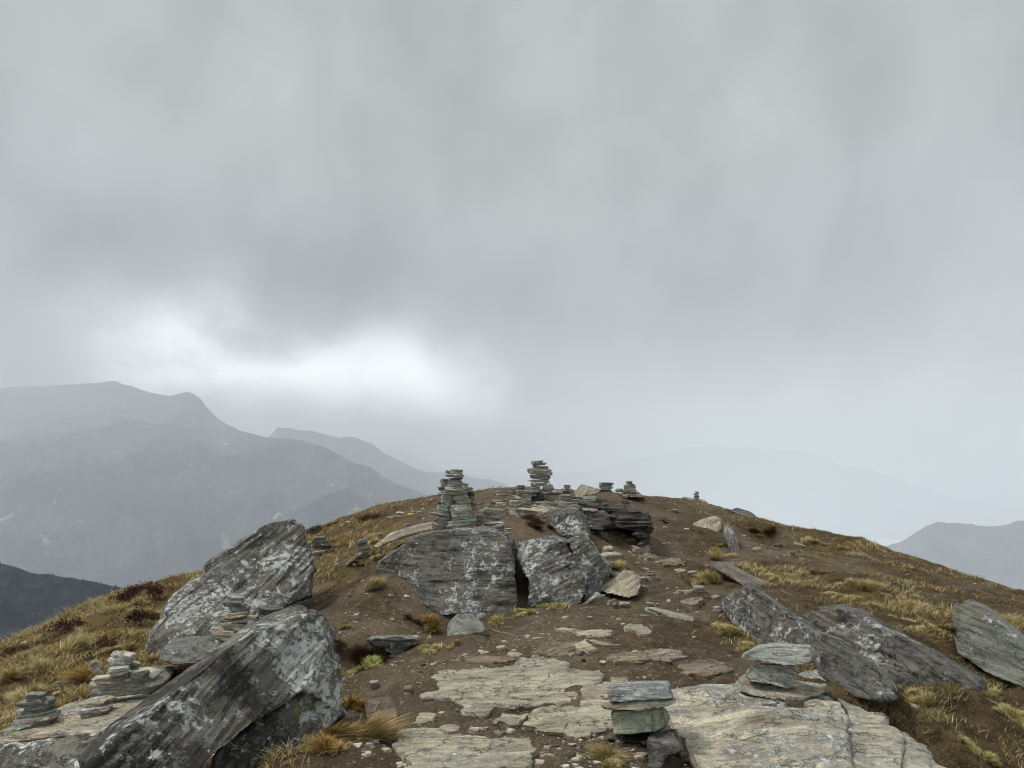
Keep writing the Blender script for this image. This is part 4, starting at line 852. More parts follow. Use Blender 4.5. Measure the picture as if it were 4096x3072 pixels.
def STg(Z, box, label, cat='stone', group=None, dz=0.0, **kw):
    """a stone that lies on the ground where its lower edge meets it in the photograph"""
    h = hit(*Z((box[0] + box[2]) / 2, box[3]))
    r = np.random.default_rng(int(box[0] * 3 + box[1]))
    kw.setdefault('blocky', .15 + .35 * r.random()); kw.setdefault('grow', .95); kw.setdefault('pitch', (r.random() - .3) * 22)
    if 'tilt' not in kw: kw['tilt'] = (r.random() - .5) * 16
    x0, y0, x1, y1 = box; y1 = y1 + (y1 - y0) * .28                # bedded into the soil
    o = stone(Z, x0, y0, x1, y1, max(h[1] - .01, 2.5), **kw); tag(o, label, cat, group); return o
ST(Z4, (905,772,1152,932), 9.75, 'large upright greenish plate with ribbed face right of the tall front cairn', group=S1, depth=.3, tint='green', blocky=.8, tilt=-8)
ST(Z4, (935,935,1155,1018), 9.5, 'pale flat stone under the ribbed greenish plate', group=S1, tint='pale', tilt=4)
ST(Z4, (1000,955,1165,1042), 9.3, 'grey sloping stone at the right foot of the ribbed plate', group=S1, tint='grey', tilt=14)
ST(Z4, (1172,866,1236,932), 10.2, 'small tan triangular stone leaning right of the ribbed plate', group=S1, tint='tan', tilt=-50, depth=.3)
ST(Z4, (1145,1008,1232,1045), 9.3, 'small pale stone at the edge above the black cleft', group=S1, tint='pale')
ST(Z4, (1120,1050,1242,1085), 9.05, 'flat grey plate at the top of the black cleft', group=S1, tint='grey')
G2 = 'stones of the ridge-top cairn'
cairn(Z4, 12.9, [(1450,250,1588,290,0,6,'grey'),(1462,278,1622,315,.02,5,'pale'),(1470,313,1640,356,0,-2,'grey'),(1415,342,1686,416,-.02,-3,'tan'),(1440,408,1666,464,0,-2,'grey'),(1418,462,1652,502,0,3,'grey'),(1445,498,1632,546,0,4,'tan'),
 (1635,485,1664,525,.1,40,'dark'),(1575,525,1706,602,-.05,3,'grey'),(1450,508,1500,545,.1,0,'dark'),(1385,545,1552,582,-.02,0,'grey'),(1288,530,1386,586,.1,0,'brown'),(1216,545,1310,592,.1,3,'tan'),(1205,590,1280,642,.1,-3,'grey'),(1280,586,1366,616,0,0,'pale'),
 (1366,580,1578,616,-.04,0,'grey'),(1310,618,1506,656,0,2,'tan'),(1242,640,1455,716,-.05,-12,'tan'),(1450,652,1602,708,.1,0,'dark'),(1506,618,1602,656,.1,0,'brown'),(1590,590,1802,640,.3,0,'tan'),
 (1600,635,1722,705,.05,-10,'green'),(1420,708,1602,772,-.02,12,'grey'),(1440,712,1772,775,-.1,0,'pale')], 'the ridge-top cairn', G2)
G3 = 'stones of the two-stone white pile'
ST(Z4, (1208,697,1382,778), 11.9, 'rounded whitish stone on top of the low pile left of the ridge-top cairn', 'cairn stone', G3, tint='white', depth=.7)
ST(Z4, (1222,775,1368,836), 11.85, 'grey-green round stone under the whitish one, left of the ridge-top cairn', 'cairn stone', G3, tint='pale', depth=.8)
ST(Z4, (1180,780,1226,822), 12.0, 'small grey stone left of the low whitish pile', 'cairn stone', G3, tint='grey')
ST(Z4, (1365,765,1442,822), 12.0, 'brown block right of the low whitish pile', 'cairn stone', G3, tint='brown')
ST(Z4, (1380,690,1432,745), 12.4, 'small tan stone between the whitish pile and the ridge-top cairn', 'cairn stone', G3, tint='tan')
ST(Z4, (1545,800,1702,830), 11.6, 'thin brown plate on the bare rock in front of the ridge-top cairn', 'stone', None, tint='brown')
ST(Z4, (1655,780,1790,816), 11.6, 'oval pale plate on the bare rock in front of the ridge-top cairn', 'stone', None, tint='pale')
G4 = 'stones left of the ridge-top cairn'
ST(Z4, (1008,684,1147,742), 14.0, 'tan wedge stone at the skyline left of the ridge-top cairn', 'stone', G4, tint='tan', tilt=-8)
ST(Z4, (1058,722,1212,778), 13.2, 'wide pale flat stone between the tan wedge and the whitish pile', 'stone', G4, tint='pale')
ST(Z4, (930,738,1052,772), 13.6, 'thin tan plate lying below the tan wedge stone', 'stone', G4, tint='tan')
ST(Z4, (1035,628,1215,702), 14.6, 'dark rock with dry grass at the skyline left of the ridge-top cairn', 'rock', G4, tint='dark', depth=.6)
ST(Z4, (1060,775,1195,815), 12.6, 'low pale plate left below the whitish pile', 'stone', G4, tint='pale')
G5 = 'stones of the small round-topped cairn'
cairn(Z4, 13.4, [(1815,525,1886,552,0,0,'grey'),(1820,548,1880,572,0,0,'pale'),(1788,568,1918,597,0,0,'grey'),(1800,596,1895,622,.05,0,'brown')], 'the little cairn right of the ridge-top one', G5, columns=False)
G6 = 'stones of the squat pale cairn'
cairn(Z4, 11.95, [(1768,637,1892,672,0,0,'white'),(1760,668,1902,716,0,0,'pale'),(1758,714,1904,792,-.04,0,'tan')], 'the squat pale cairn below the ridge-top one', G6, columns=False)
G7 = 'piled slabs on the ridge right of the ridge-top cairn'
ST(Z5, (520,650,640,684), 13.4, 'grey slab edge, topmost of the flat pile under the pointed skyline rock', 'stone', G7, tint='grey')
ST(Z5, (515,684,625,712), 13.3, 'second slab down in the flat pile under the pointed skyline rock', 'stone', G7, tint='tan')
ST(Z5, (520,712,640,750), 13.2, 'lowest tan slab in the flat pile under the pointed skyline rock', 'stone', G7, tint='tan')
ST(Z5, (618,655,805,702), 13.1, 'wide green-grey slab in the stack below the pointed skyline rock', 'stone', G7, tint='green')
ST(Z5, (612,700,790,748), 13.0, 'wide grey slab lowest in the stack below the pointed skyline rock', 'stone', G7, tint='grey')
ST(Z5, (688,600,822,645), 13.4, 'tilted thin plate right of the pointed skyline rock', 'stone', G7, tint='tan', tilt=12)
ST(Z5, (695,636,752,668), 13.2, 'small pale stone on the wide green-grey slab', 'stone', G7, tint='pale')
ST(Z5, (700,735,830,772), 12.7, 'thin plate at the back edge of the long black ledge', 'stone', G7, tint='brown')
R('rock', [prism_px(Z5, [(545, 612, 14.2), (620, 522, 14.4), (700, 545, 14.4), (822, 572, 14.4), (825, 610, 14.3), (700, 635, 14.1), (640, 655, 14.0), (560, 655, 14.0)], back=(0, -2), dY=.8)], 'pointed rock rising on the skyline right of the ridge-top cairn', 'rock', None, n=pitched(-.5, .8, 0), a=pitched(.85, .5, 0), tint='tan', dark=.4, vox=.018)
G8 = 'stones of the table-like pile on the skyline'
ST(Z5, (825,498,990,552), 15.2, 'broad pale block on top of the table-like pile on the skyline', 'cairn stone', G8, tint='slate', blocky=.9)
ST(Z5, (820,542,986,572), 15.2, 'thin grey plate under the broad pale block on the skyline', 'cairn stone', G8, tint='grey')
ST(Z5, (808,570,972,606), 15.15, 'brown base stone of the table-like pile on the skyline', 'cairn stone', G8, tint='brown')
ST(Z5, (998,566,1092,606), 15.6, 'single small block on the skyline between the table pile and the cone cairn', 'stone', None, tint='grey')
G9 = 'stones of the cone-shaped cairn'
cairn(Z5, 15.8, [(1120,484,1192,512,0,0,'grey'),(1128,500,1226,532,0,-14,'dark'),(1102,522,1226,557,0,0,'grey'),(1105,545,1230,580,0,0,'pale'),(1090,578,1242,622,-.1,0,'grey')], 'the cone-shaped cairn on the right skyline', G9, columns=False)
R('rock', [prism_px(Z5, [(1036, 635, 16.2), (1080, 610, 16.3), (1240, 600, 16.3), (1290, 640, 16.2), (1322, 665, 16.0), (1240, 668, 15.9), (1100, 650, 16.0)], back=(0, -2), dY=.8)], 'dark bedrock hump under the cone-shaped cairn', 'rock', None, tint='brown', dark=.48, vox=.02)
G10 = 'stones of the thin cairn behind the black ledge'
cairn(Z5, 13.1, [(1062,645,1140,668,0,0,'tan'),(1054,678,1150,712,0,-8,'grey'),(1062,708,1162,742,0,-8,'dark'),(1058,735,1152,768,0,-10,'grey'),(1060,758,1142,790,0,-5,'tan')], 'the ragged cairn behind the black ledge', G10, columns=False)
ST(Z5, (1003,705,1062,787), 13.0, 'plate leaning on the left of the thin ragged cairn', 'cairn stone', G10, tint='tan', tilt=60, depth=.4)
ST(Z5, (855,722,932,770), 12.9, 'brown cube-like stone on the back of the long black ledge', 'stone', None, tint='brown')
G11 = 'stones of the tiny far cairn'
cairn(Z5, 24.2, [(1885,592,1922,612,0,-20,'dark'),(1880,610,1926,627,0,0,'dark'),(1869,625,1926,645,0,-10,'grey'),(1878,643,1930,661,0,0,'dark'),(1870,655,1930,682,0,-10,'grey')], 'the tiny far cairn on the skyline', G11, columns=False)
# left slope
G12 = 'stones of the low pile behind the big left boulder'
def on(Z, x, y): return hit(*Z(x, y))[1]
Yb = on(Z11, 330, 745)
cairn(Z11, Yb, [(258,553,402,612,0,0,'slate'),(350,585,448,650,.05,10,'slate'),(246,618,470,686,0,0,'dark'),(255,690,430,745,-.05,10,'pale')], 'the low pile behind the big left boulder', G12, columns=False)
G13 = 'stones of the small stepped cairn left of the largest boulder'
Yb = on(Z11, 800, 800)
cairn(Z11, Yb, [(742,572,884,664,0,8,'slate'),(782,655,902,726,0,4,'grey'),(750,728,880,788,0,0,'brown')], 'the small cairn left of the largest boulder', G13, columns=False)
Yb = on(Z11, 720, 900)
ST(Z11, (636,756,790,858), Yb, 'pale leaning plate making a little arch below the small cairn', 'stone', G13, tint='pale', tilt=38, depth=.8)
ST(Z11, (697,800,782,916), Yb - .05, 'pale upright plate at the right of the little arch', 'stone', G13, tint='pale', tilt=75, depth=.6)
STg(Z11, (478,828,600,908), 'long tan plate lying left of the little arch', group=G13, tint='tan', tilt=22)
STg(Z11, (478,678,528,712), 'tiny dark stone on the turf right of the low pile', tint='dark')
SK = 'stones along the left skyline'
for b, l, ti in [((1185,268,1290,305), 'pale flat stone on the left skyline between two shrubs and small blocks', 'white'), ((1350,262,1402,288), 'small square block on the left skyline nearer the tall cairn', 'grey'), ((1418,262,1478,282), 'low small block on the left skyline closest to the tall cairn', 'grey'),
                 ((1085,315,1195,352), 'grey stone heap on the left skyline below the pale flat stone', 'grey'), ((632,368,705,394), 'whitish stone on the left skyline between the grass fringes', 'white'), ((1280,395,1350,440), 'tan pointed stone on the slope below the left skyline', 'tan'), ((1500,365,1610,412), 'brown hump of rock at the left foot of the tall front cairn', 'brown')]:
    STg(Z11, b, l, group=SK, tint=ti)
# cairns at the lower left
G14 = 'stones of the layered cairn between the left slabs'
cairn(Z1, 6.5, [(1395,598,1500,645,0,-6,'white'),(1372,632,1450,662,0,0,'tan'),(1400,652,1528,706,0,-8,'slate'),(1348,696,1520,746,-.03,6,'tan'),(1340,738,1556,776,-.03,3,'tan'),(1325,768,1520,812,-.05,-2,'tan'),(1310,806,1500,868,-.1,-8,'tan')], 'the layered cairn between the left slabs', G14, columns=False)
ST(Z1, (1205,738,1327,856), 6.35, 'pale plate leaning on the left of the layered cairn', 'cairn stone', G14, tint=(.36, .36, .28), tilt=50, depth=.5)
ST(Z1, (1515,745,1622,800), 6.4, 'grey plate lying at the right of the layered cairn', 'cairn stone', G14, tint='grey', tilt=12)
ST(Z1, (1438,805,1520,850), 6.2, 'small reddish-brown stone at the right foot of the layered cairn', 'cairn stone', G14, tint='brown')
ST(Z1, (1570,668,1745,728), 7.3, 'dark grey angular stone lying against the big left boulder', 'stone', None, tint='dark', tilt=-4)
G15 = 'stones of the white-topped cairn'
cc = [((645,950,815,1042), -.02, -6, 'white', 'large whitish block topmost on the white-topped cairn'), ((528,985,650,1112), .0, 38, 'tan', 'long tan stone leaning at the upper left of the white-topped cairn'), ((770,1005,860,1062), .05, -8, 'pale', 'small grey stone at the upper right of the white-topped cairn'),
      ((645,1040,778,1100), -.08, 3, 'white', 'pale oval stone in the middle of the white-topped cairn'), ((770,1055,915,1138), -.03, 8, 'pale', 'pale stone slanting down at the right of the white-topped cairn'), ((550,1088,768,1162), -.06, 4, 'tan', 'wide tan stone at the lower left of the white-topped cairn'),
      ((476,1105,938,1242), -.05, 4, 'pale', 'very wide layered base slab of the white-topped cairn'), ((930,1118,1005,1180), .1, -15, 'grey', 'small grey stone at the right foot of the white-topped cairn')]
for b, dY, tl, ti, l in cc: ST(Z1, b, 5.25 + dY, l, 'cairn stone', G15, tint=ti, tilt=tl, depth=.7)
G16 = 'pair of flat stones in front of the white-topped cairn'
ST(Z1, (445,1245,668,1315), 4.95, 'upper tan plate of the pair in front of the white-topped cairn', 'stone', G16, tint='tan', tilt=7)
ST(Z1, (455,1295,655,1368), 4.9, 'lower tan block of the pair in front of the white-topped cairn', 'stone', G16, tint='tan', tilt=4)
G17 = 'stones of the leftmost cairn'
cairn(Z1, 4.85, [(150,1208,256,1268,0,0,'slate'),(92,1250,292,1318,0,4,'slate'),(50,1308,280,1366,0,5,'pale'),(30,1350,308,1440,-.04,7,'pale'),(-20,1420,150,1482,-.12,8,'slate')], 'the leftmost cairn', G17, columns=False)
# the two piles in the foreground
G18 = 'stones of the near three-stone cairn'
R('stone', [prism_px(Z3, [(648, 875, 5.37), (668, 850, 5.37), (735, 815, 5.41), (850, 808, 5.43), (1025, 815, 5.41), (1042, 862, 5.37), (1030, 895, 5.35), (985, 915, 5.32), (870, 915, 5.31), (760, 895, 5.33), (690, 890, 5.35)], back=(6, -14), dY=.26)],
  'big flat blue-grey stone on top of the near three-stone cairn', 'cairn stone', G18, n=pitched(.05, 1, 0), tint=(.42,.45,.43), white=.38, dark=.22, vox=.0055)
R('stone', [prism_px(Z3, [(663, 968, 5.35), (700, 925, 5.39), (745, 910, 5.41), (930, 918, 5.39), (945, 950, 5.37), (958, 1040, 5.33), (900, 1048, 5.31), (800, 1020, 5.32), (690, 1005, 5.33)], back=(0, -4), dY=.22)],
  'striped grey middle stone of the near three-stone cairn', 'cairn stone', G18, n=pitched(.2, 1, 0), a=pitched(1, -.2, 0), tint=(.58, .58, .54), white=.52, dark=.18, ledge=1.6, vox=.0055)
R('stone', [prism_px(Z3, [(615, 1012, 5.37), (635, 1000, 5.42), (700, 985, 5.52), (1000, 1035, 5.47), (1110, 1052, 5.42), (1085, 1078, 5.32), (1000, 1100, 5.27), (920, 1112, 5.23), (820, 1104, 5.23), (700, 1082, 5.25), (625, 1050, 5.30)], back=(10, -26), dY=.28)],
  'wide tan base slab of the near three-stone cairn', 'cairn stone', G18, n=pitched(.06, 1, 0), tint='tan', white=.3, dark=.22, ledge=1.5, vox=.0055)
ST(Z3, (820,1092,876,1152), 5.12, 'small upright tan stone in front of the near three-stone cairn', 'stone', None, tint='tan', tilt=80, depth=.5)
ST(Z3, (768,1130,850,1162), 5.08, 'small flat tan stone lying beside the upright one before the near cairn', 'stone', None, tint='tan')
ST(Z3, (905,1110,1005,1170), 5.1, 'low grey-brown stone under the right side of the near cairn base', 'stone', None, tint='brown')
G19 = 'stones of the green three-stone pile'
R('stone', [prism_px(Z10, [(258, 652, 4.42), (245, 600, 4.43), (250, 480, 4.47), (285, 450, 4.48), (870, 440, 4.48), (900, 470, 4.46), (912, 550, 4.44), (942, 590, 4.42), (935, 615, 4.42), (600, 630, 4.41), (400, 648, 4.41)], back=(10, -22), dY=.2)],
  'blue-grey banded block on top of the green three-stone pile', 'cairn stone', G19, n=pitched(-.03, 1, -.05), a=pitched(1, .03, 0), tint=(.37, .395, .40), white=.42, dark=.22, ledge=1.0, vox=.0048)
R('stone', [prism_px(Z10, [(158, 695, 4.4), (165, 680, 4.42), (290, 656, 4.43), (640, 645, 4.43), (972, 612, 4.43), (978, 670, 4.4), (900, 695, 4.4), (760, 715, 4.39), (580, 742, 4.38), (280, 738, 4.38), (180, 722, 4.39)], back=(0, -6), dY=.22)],
  'thin olive-grey plate in the middle of the green three-stone pile', 'cairn stone', G19, n=pitched(-.06, 1, 0), tint=(.37, .37, .27), white=.3, dark=.2, vox=.0048)
R('stone', [prism_px(Z10, [(268, 765, 4.42), (290, 748, 4.43), (720, 735, 4.43), (850, 720, 4.5), (885, 780, 4.52), (912, 830, 4.52), (880, 860, 4.5), (860, 930, 4.48), (800, 960, 4.45), (740, 990, 4.4), (500, 995, 4.38), (292, 1006, 4.38), (275, 880, 4.4)], back=(0, 0), dY=.2)],
  'green square-cut block at the bottom of the green three-stone pile', 'cairn stone', G19, n=pitched(0, .2, -1), a=pitched(1, 0, 0), tint=(.37, .40, .30), white=.30, dark=.24, ledge=.4, vox=.0048)

# ------------------------------------------------------------------ loose stones on the path, one by one
LP = 'loose stones lying on the path'
L = [
 (Z2,(425,1120,492,1176),'small pale angular stone half sunk in the dark soil mound','tan'),(Z2,(636,1154,698,1206),'small leaning tan stone on the mound left of the broadest slab','tan'),
 (Z10,(1068,1172,1170,1250),'cream angular stone right of the dark block under the green pile','white'),(Z10,(1075,1225,1198,1322),'larger buff stone below the cream one beside the dark block','tan'),(Z10,(1012,1212,1080,1288),'small leaning buff stone left of the cream one','tan'),
 (Z10,(1808,1320,1905,1372),'rounded tan stone near the bottom edge on the pale platform','tan'),(Z10,(1378,790,1436,832),'small grey stone lying on the pale platform','grey'),(Z10,(1596,782,1722,822),'thin oval flake on the pale platform','tan'),
 (Z10,(565,1095,602,1130),'tiny white stone in the soil below the green pile','white'),(Z10,(132,206,212,236),'small tan stone left above the green pile','tan'),(Z10,(522,180,668,222),'flat grey-tan stone on the soil above the green pile','tan'),(Z10,(820,188,952,244),'flat brown stone on the soil above right of the green pile','brown'),
 (Z10,(672,112,898,166),'pale broken plate in the middle of the upper path','tan'),(Z10,(1020,152,1120,182),'low grey plate on the path right of the broken plate','grey'),
 (Z8,(630,145,696,205),'pale upright plate in the row at the bend of the path','pale'),(Z8,(690,160,768,235),'brown pointed stone, second in the row at the bend of the path','brown'),(Z8,(768,168,902,232),'blocky tan stone, rightmost in the row at the bend','tan'),(Z8,(1064,165,1170,212),'white-grey stone pair at the foot of the straight pale bar','pale'),(Z8,(1172,174,1210,202),'tiny pale pebble beside the white-grey stone','white'),
 (Z8,(408,322,474,350),'small oval pale stone on the bare soil','tan'),(Z8,(690,320,732,342),'tiny pale stone on the bare soil above the capped hole','tan'),(Z8,(790,398,842,418),'little white flake above the capping slab','white'),(Z8,(345,780,398,824),'small dark brown stone left of the small white wrapper on the path','dark'),(Z8,(546,826,628,852),'low tan stone just below the small white wrapper','tan'),(Z8,(485,675,538,712),'pale round stone beside the triangular tan face','pale'),
 (Z8,(836,745,874,782),'tiny leaning stone right of the small white wrapper','tan'),(Z8,(1545,120,1610,148),'small pale plate between the two brown layered plates','pale'),(Z8,(1822,205,1905,278),'pale shard wedged under the upper end of the long dark slab','white'),(Z8,(1790,95,1895,130),'thin pale sliver left of the long dark slab','pale'),(Z8,(1575,540,1630,566),'tiny pale stone left of the grass fringe','tan'),
 (Z7,(1335,650,1455,708),'tan angular stone poking from the soil above the broadest slab','tan'),(Z7,(1500,695,1568,730),'small tan stone right of the angular one above the broadest slab','tan'),(Z7,(1455,752,1660,772),'thin pale sliver just above the broadest slab','tan'),(Z7,(1000,1280,1046,1308),'small cream pebble just below the broadest slab','white'),
 (Z7,(412,1572,455,1602),'round white pebble at lower left of the path','white'),(Z7,(765,1525,840,1558),'little brown and white stone in the pebbly soil','tan'),(Z7,(830,1300,862,1335),'cream pebble in the upper pebble patch','white'),(Z7,(888,1348,922,1378),'cream pebble in the lower pebble patch','white'),(Z7,(450,1046,484,1082),'tiny pinkish stone on the soil mound by the broad slab','tan'),
 (Z7,(690,1386,772,1410),'thin tan flake in the reddish soil','tan'),(Z7,(1020,1575,1200,1665),'broken tan plate above the long bottom slab','tan'),(Z7,(690,1576,930,1602),'long thin flake lying above the long bottom slab','tan'),(Z7,(1190,1552,1260,1570),'narrow flake right of the long thin flake','tan'),
 (Z5,(1280,1545,1362,1592),'whitish flake right of the angular tan-grey block','white'),(Z5,(1340,1475,1495,1592),'tan rounded plate at the edge of the path beyond the whitish flake','tan'),(Z5,(1285,1442,1388,1484),'flat tan stone higher up the path','tan'),(Z5,(1652,1465,1782,1502),'long pale plate across the upper path','tan'),(Z5,(1798,1480,1908,1512),'pale plate right of the long plate on the upper path','tan'),
 (Z5,(1782,1354,1846,1374),'dark little plate high on the path','brown'),(Z5,(1645,1244,1692,1274),'small pale stone high on the path','tan'),(Z5,(1228,1382,1272,1406),'small pale stone right of the dry bush by the boulder','tan'),(Z5,(1520,1400,1602,1440),'low brown stone in the middle of the upper path','brown'),(Z5,(1850,1512,1955,1555),'reddish plate left of the tall tussock','brown'),
 (Z5,(1010,1078,1110,1105),'pale plate on the grassy mound under the long black ledge','tan'),(Z5,(945,1048,982,1070),'tiny pale stone on the grassy mound under the black ledge','tan'),(Z5,(1480,985,1570,1005),'thin tan plate on the slope right of the long black ledge','tan'),(Z5,(1575,795,1700,828),'pale flat plate on the far slope below the tiny cairn','tan'),(Z5,(1760,1008,1830,1032),'small tan plate below the far slope plates','tan'),
 (Z5,(852,1545,940,1590),'cream chip on the left corner of the angular tan-grey block','white'),(Z5,(850,1588,910,1636),'second cream chip below at the left of the angular block','white'),
 (Z3,(710,262,770,290),'small tan stone on the right slope below the upright fin','tan'),(Z3,(968,320,1000,342),'small pinkish stone on the right slope under the skyline','tan'),(Z3,(920,284,950,306),'tiny brown stone on the right slope under the skyline','brown'),(Z3,(830,240,880,264),'dark little stone on the right slope beside dark tufts','dark'),
 (Z3,(1150,532,1176,546),'tiny white stone on the turf behind the second leaning slab','white'),(Z3,(380,475,450,512),'tan stone by the path below the big yellow tussock','tan'),(Z3,(280,385,345,405),'thin pale plate on the path left of the tussock','tan'),(Z3,(295,502,372,522),'wide thin plate above the brown layered slab','tan'),(Z3,(950,240,1060,262),'long low stone at the right skyline grass','tan'),
 (Z11,(705,1132,738,1160),'tiny white stone under the overhanging turf at left','white'),(Z11,(856,1170,895,1198),'tiny pale stone in the left hollow','tan'),(Z11,(660,1172,696,1212),'tiny tan stone in the left hollow','tan'),(Z11,(548,1180,582,1202),'tiny flake at the far left of the hollow','tan'),
 (Z1,(322,1128,372,1166),'tan stone on the grass above the leftmost cairn','tan'),(Z1,(460,795,530,822),'pale grey stone on the left skyline beside the dark shrub','pale'),(Z1,(118,880,165,902),'small pale stone on the left skyline at far left','pale'),
]
for Z, b, l, ti in L: STg(Z, b, l, group=LP, tint=ti, white=.3, dark=.22)
# the spoil of the torn turf edges and litter
def scrap(name, Z, pts, label, mat, thick=.006, up=.012, cat='litter'):
    base = hit(*Z(np.mean([p_[0] for p_ in pts]), np.max([p_[1] for p_ in pts])))
    Y = base[1]; f = [at(*Z(x, y), Y + .02) for x, y in pts]; r = np.random.default_rng(len(label))
    bm = bmesh.new(); cc_ = np.mean(f, 0)
    fr = [bm.verts.new(p_ + np.array([0, (r.random() - .5) * .02, 0])) for p_ in f]
    mid = bm.verts.new(cc_ + np.array([0, -.012, .004])); n_ = len(fr)
    for i in range(n_): bm.faces.new((fr[i], fr[(i + 1) % n_], mid))
    me = bpy.data.meshes.new(name); o_ = Vector(cc_)
    for v in bm.verts: v.co -= o_
    bm.to_mesh(me); bm.free(); me.materials.append(mat); o = bpy.data.objects.new(name, me); COL.objects.link(o); o.location = o_
    md = o.modifiers.new('t', 'SOLIDIFY'); md.thickness = thick
    tag(o, label, cat); return o
PAPER = plain_mat('paper', (.74, .72, .70)); PINK = plain_mat('pink_paper', (.62, .48, .45)); YEL = plain_mat('yellow_petals', (.72, .50, .08)); WOOD = plain_mat('root_wood', (.24, .19, .14), .9)
scrap('wrapper', Z9, [(950, 950), (990, 952), (1052, 978), (1048, 1030), (1030, 1040), (990, 1020), (968, 990)], 'white crumpled wrapper lying on the turf at lower right', PAPER)
scrap('wrapper', Z8, [(712, 796), (740, 786), (790, 792), (796, 804), (760, 812), (725, 808)], 'small white wrapper lying on the soil of the path', PAPER)
scrap('wrapper', Z1, [(320, 1222), (322, 1200), (350, 1185), (385, 1175), (375, 1190), (340, 1205)], 'torn pink paper scrap in the grass above the leftmost cairn', PINK)
scrap('wrapper', Z2, [(1612, 565), (1640, 545), (1680, 548), (1672, 572), (1635, 580)], 'white ball of paper caught in the tuft at the boulder foot', PAPER, thick=.05)
scrap('wrapper', Z8, [(355, 188), (430, 130), (490, 100), (500, 55), (530, 48), (560, 72), (620, 80), (600, 95), (470, 130), (420, 175)], 'flat whitish sheet on the ground below the angular block', plain_mat('grey_sheet', (.50, .52, .52)), thick=.01)
scrap('flower_offering', Z11, [(1320, 305), (1350, 295), (1400, 285), (1408, 300), (1370, 310)], 'little heap of yellow flowers on the left skyline', YEL, thick=.03, cat='flowers')
scrap('flower_offering', Z11, [(1205, 318), (1230, 308), (1255, 318), (1225, 330)], 'smaller scatter of yellow flowers left of the skyline blocks', YEL, thick=.03, cat='flowers')
def root(Z, pts, label, r0=.011):
    P = []
    for x, y in pts:
        h = hit(*Z(x, y)); P.append(h + np.array([0, 0, .006]))
    V = []; Fc = []; ns = 7
    Q_ = []
    for i in range(len(P) - 1):
        for s in np.linspace(0, 1, 8, endpoint=False): Q_.append(P[i] * (1 - s) + P[i + 1] * s)
    Q_.append(P[-1]); Q_ = np.array(Q_); Q_[:, 2] = gz(Q_[:, 0], Q_[:, 1]) + .004; Q_ += .004 * np.stack([vn(Q_ * 9, 3), vn(Q_ * 9, 4), vn(Q_ * 9, 5) * .3], 1)
    for i, p_ in enumerate(Q_):
        tdir = Q_[min(i + 1, len(Q_) - 1)] - Q_[max(i - 1, 0)]; tdir /= np.linalg.norm(tdir); s_ = np.cross(tdir, [0, 0, 1]); s_ /= np.linalg.norm(s_); u_ = np.cross(s_, tdir)
        rr = r0 * (1 - .7 * i / len(Q_))
        for k in range(ns): a_ = 2 * math.pi * k / ns; V.append(p_ + rr * (math.cos(a_) * s_ + math.sin(a_) * u_))
    for i in range(len(Q_) - 1):
        for k in range(ns): Fc.append((i * ns + k, i * ns + (k + 1) % ns, (i + 1) * ns + (k + 1) % ns, (i + 1) * ns + k))
    o = link_mesh('root', V, np.array(Fc), WOOD); tag(o, label, 'root', 'bare roots in the soil')
root(Z7, [(1300, 485), (1400, 515), (1520, 535), (1650, 555), (1740, 580), (1815, 612)], 'longer pale root lying across the soil right of the pointed stone')
root(Z7, [(1430, 452), (1500, 455), (1580, 470), (1650, 492)], 'shorter pale root above the longer one', .009)
# ------------------------------------------------------------------ grass
YG = ((.50, .41, .19), (.70, .60, .33), (.28, .20, .08))
OG = ((.42, .27, .075), (.62, .44, .16), (.20, .12, .045))
BRG = ((.54, .46, .19), (.74, .66, .34), (.30, .25, .08))
GG = ((.34, .36, .10), (.50, .50, .17), (.18, .19, .07))
BG_ = ((.17, .11, .05), (.28, .19, .08), (.08, .05, .028))
def blades(cx, cy, hgt, wid, lean, colr, r, segs=2, base_z=None):
    """arrays of blade roots -> vertices, faces, colours; each blade is a bent tapering strip"""
    n_ = len(cx); th = r.random(n_) * 2 * np.pi
    z0 = gz(cx, cy) - .004 if base_z is None else base_z
    dx, dy = lean[:, 0], lean[:, 1]
    sx, sy = np.cos(th) * wid, np.sin(th) * wid
    V = np.zeros((n_, 5, 3))
    V[:, 0] = np.stack([cx - sx, cy - sy, z0], 1); V[:, 1] = np.stack([cx + sx, cy + sy, z0], 1)
    V[:, 2] = np.stack([cx - sx * .75 + dx * .35, cy - sy * .75 + dy * .35, z0 + hgt * .55], 1)
    V[:, 3] = np.stack([cx + sx * .75 + dx * .35, cy + sy * .75 + dy * .35, z0 + hgt * .55], 1)
    V[:, 4] = np.stack([cx + dx, cy + dy, z0 + hgt], 1)
    b = (np.arange(n_) * 5)[:, None]
    Fc = np.concatenate([b + np.array([0, 1, 3]), b + np.array([0, 3, 2]), b + np.array([2, 3, 4])])
    Cc = np.repeat(colr[:, None, :], 5, 1).reshape(-1, 3)
    return V.reshape(-1, 3), Fc, Cc
def pick(pal, n_, r):
    pal = np.array(pal); t = r.random(n_)[:, None]; u = r.random(n_)[:, None]
    c = pal[0] * (1 - t) + pal[1] * t; c = np.where(u < .28, pal[2] * (.8 + .4 * t), c)
    return c * (.8 + .4 * r.random(n_)[:, None])
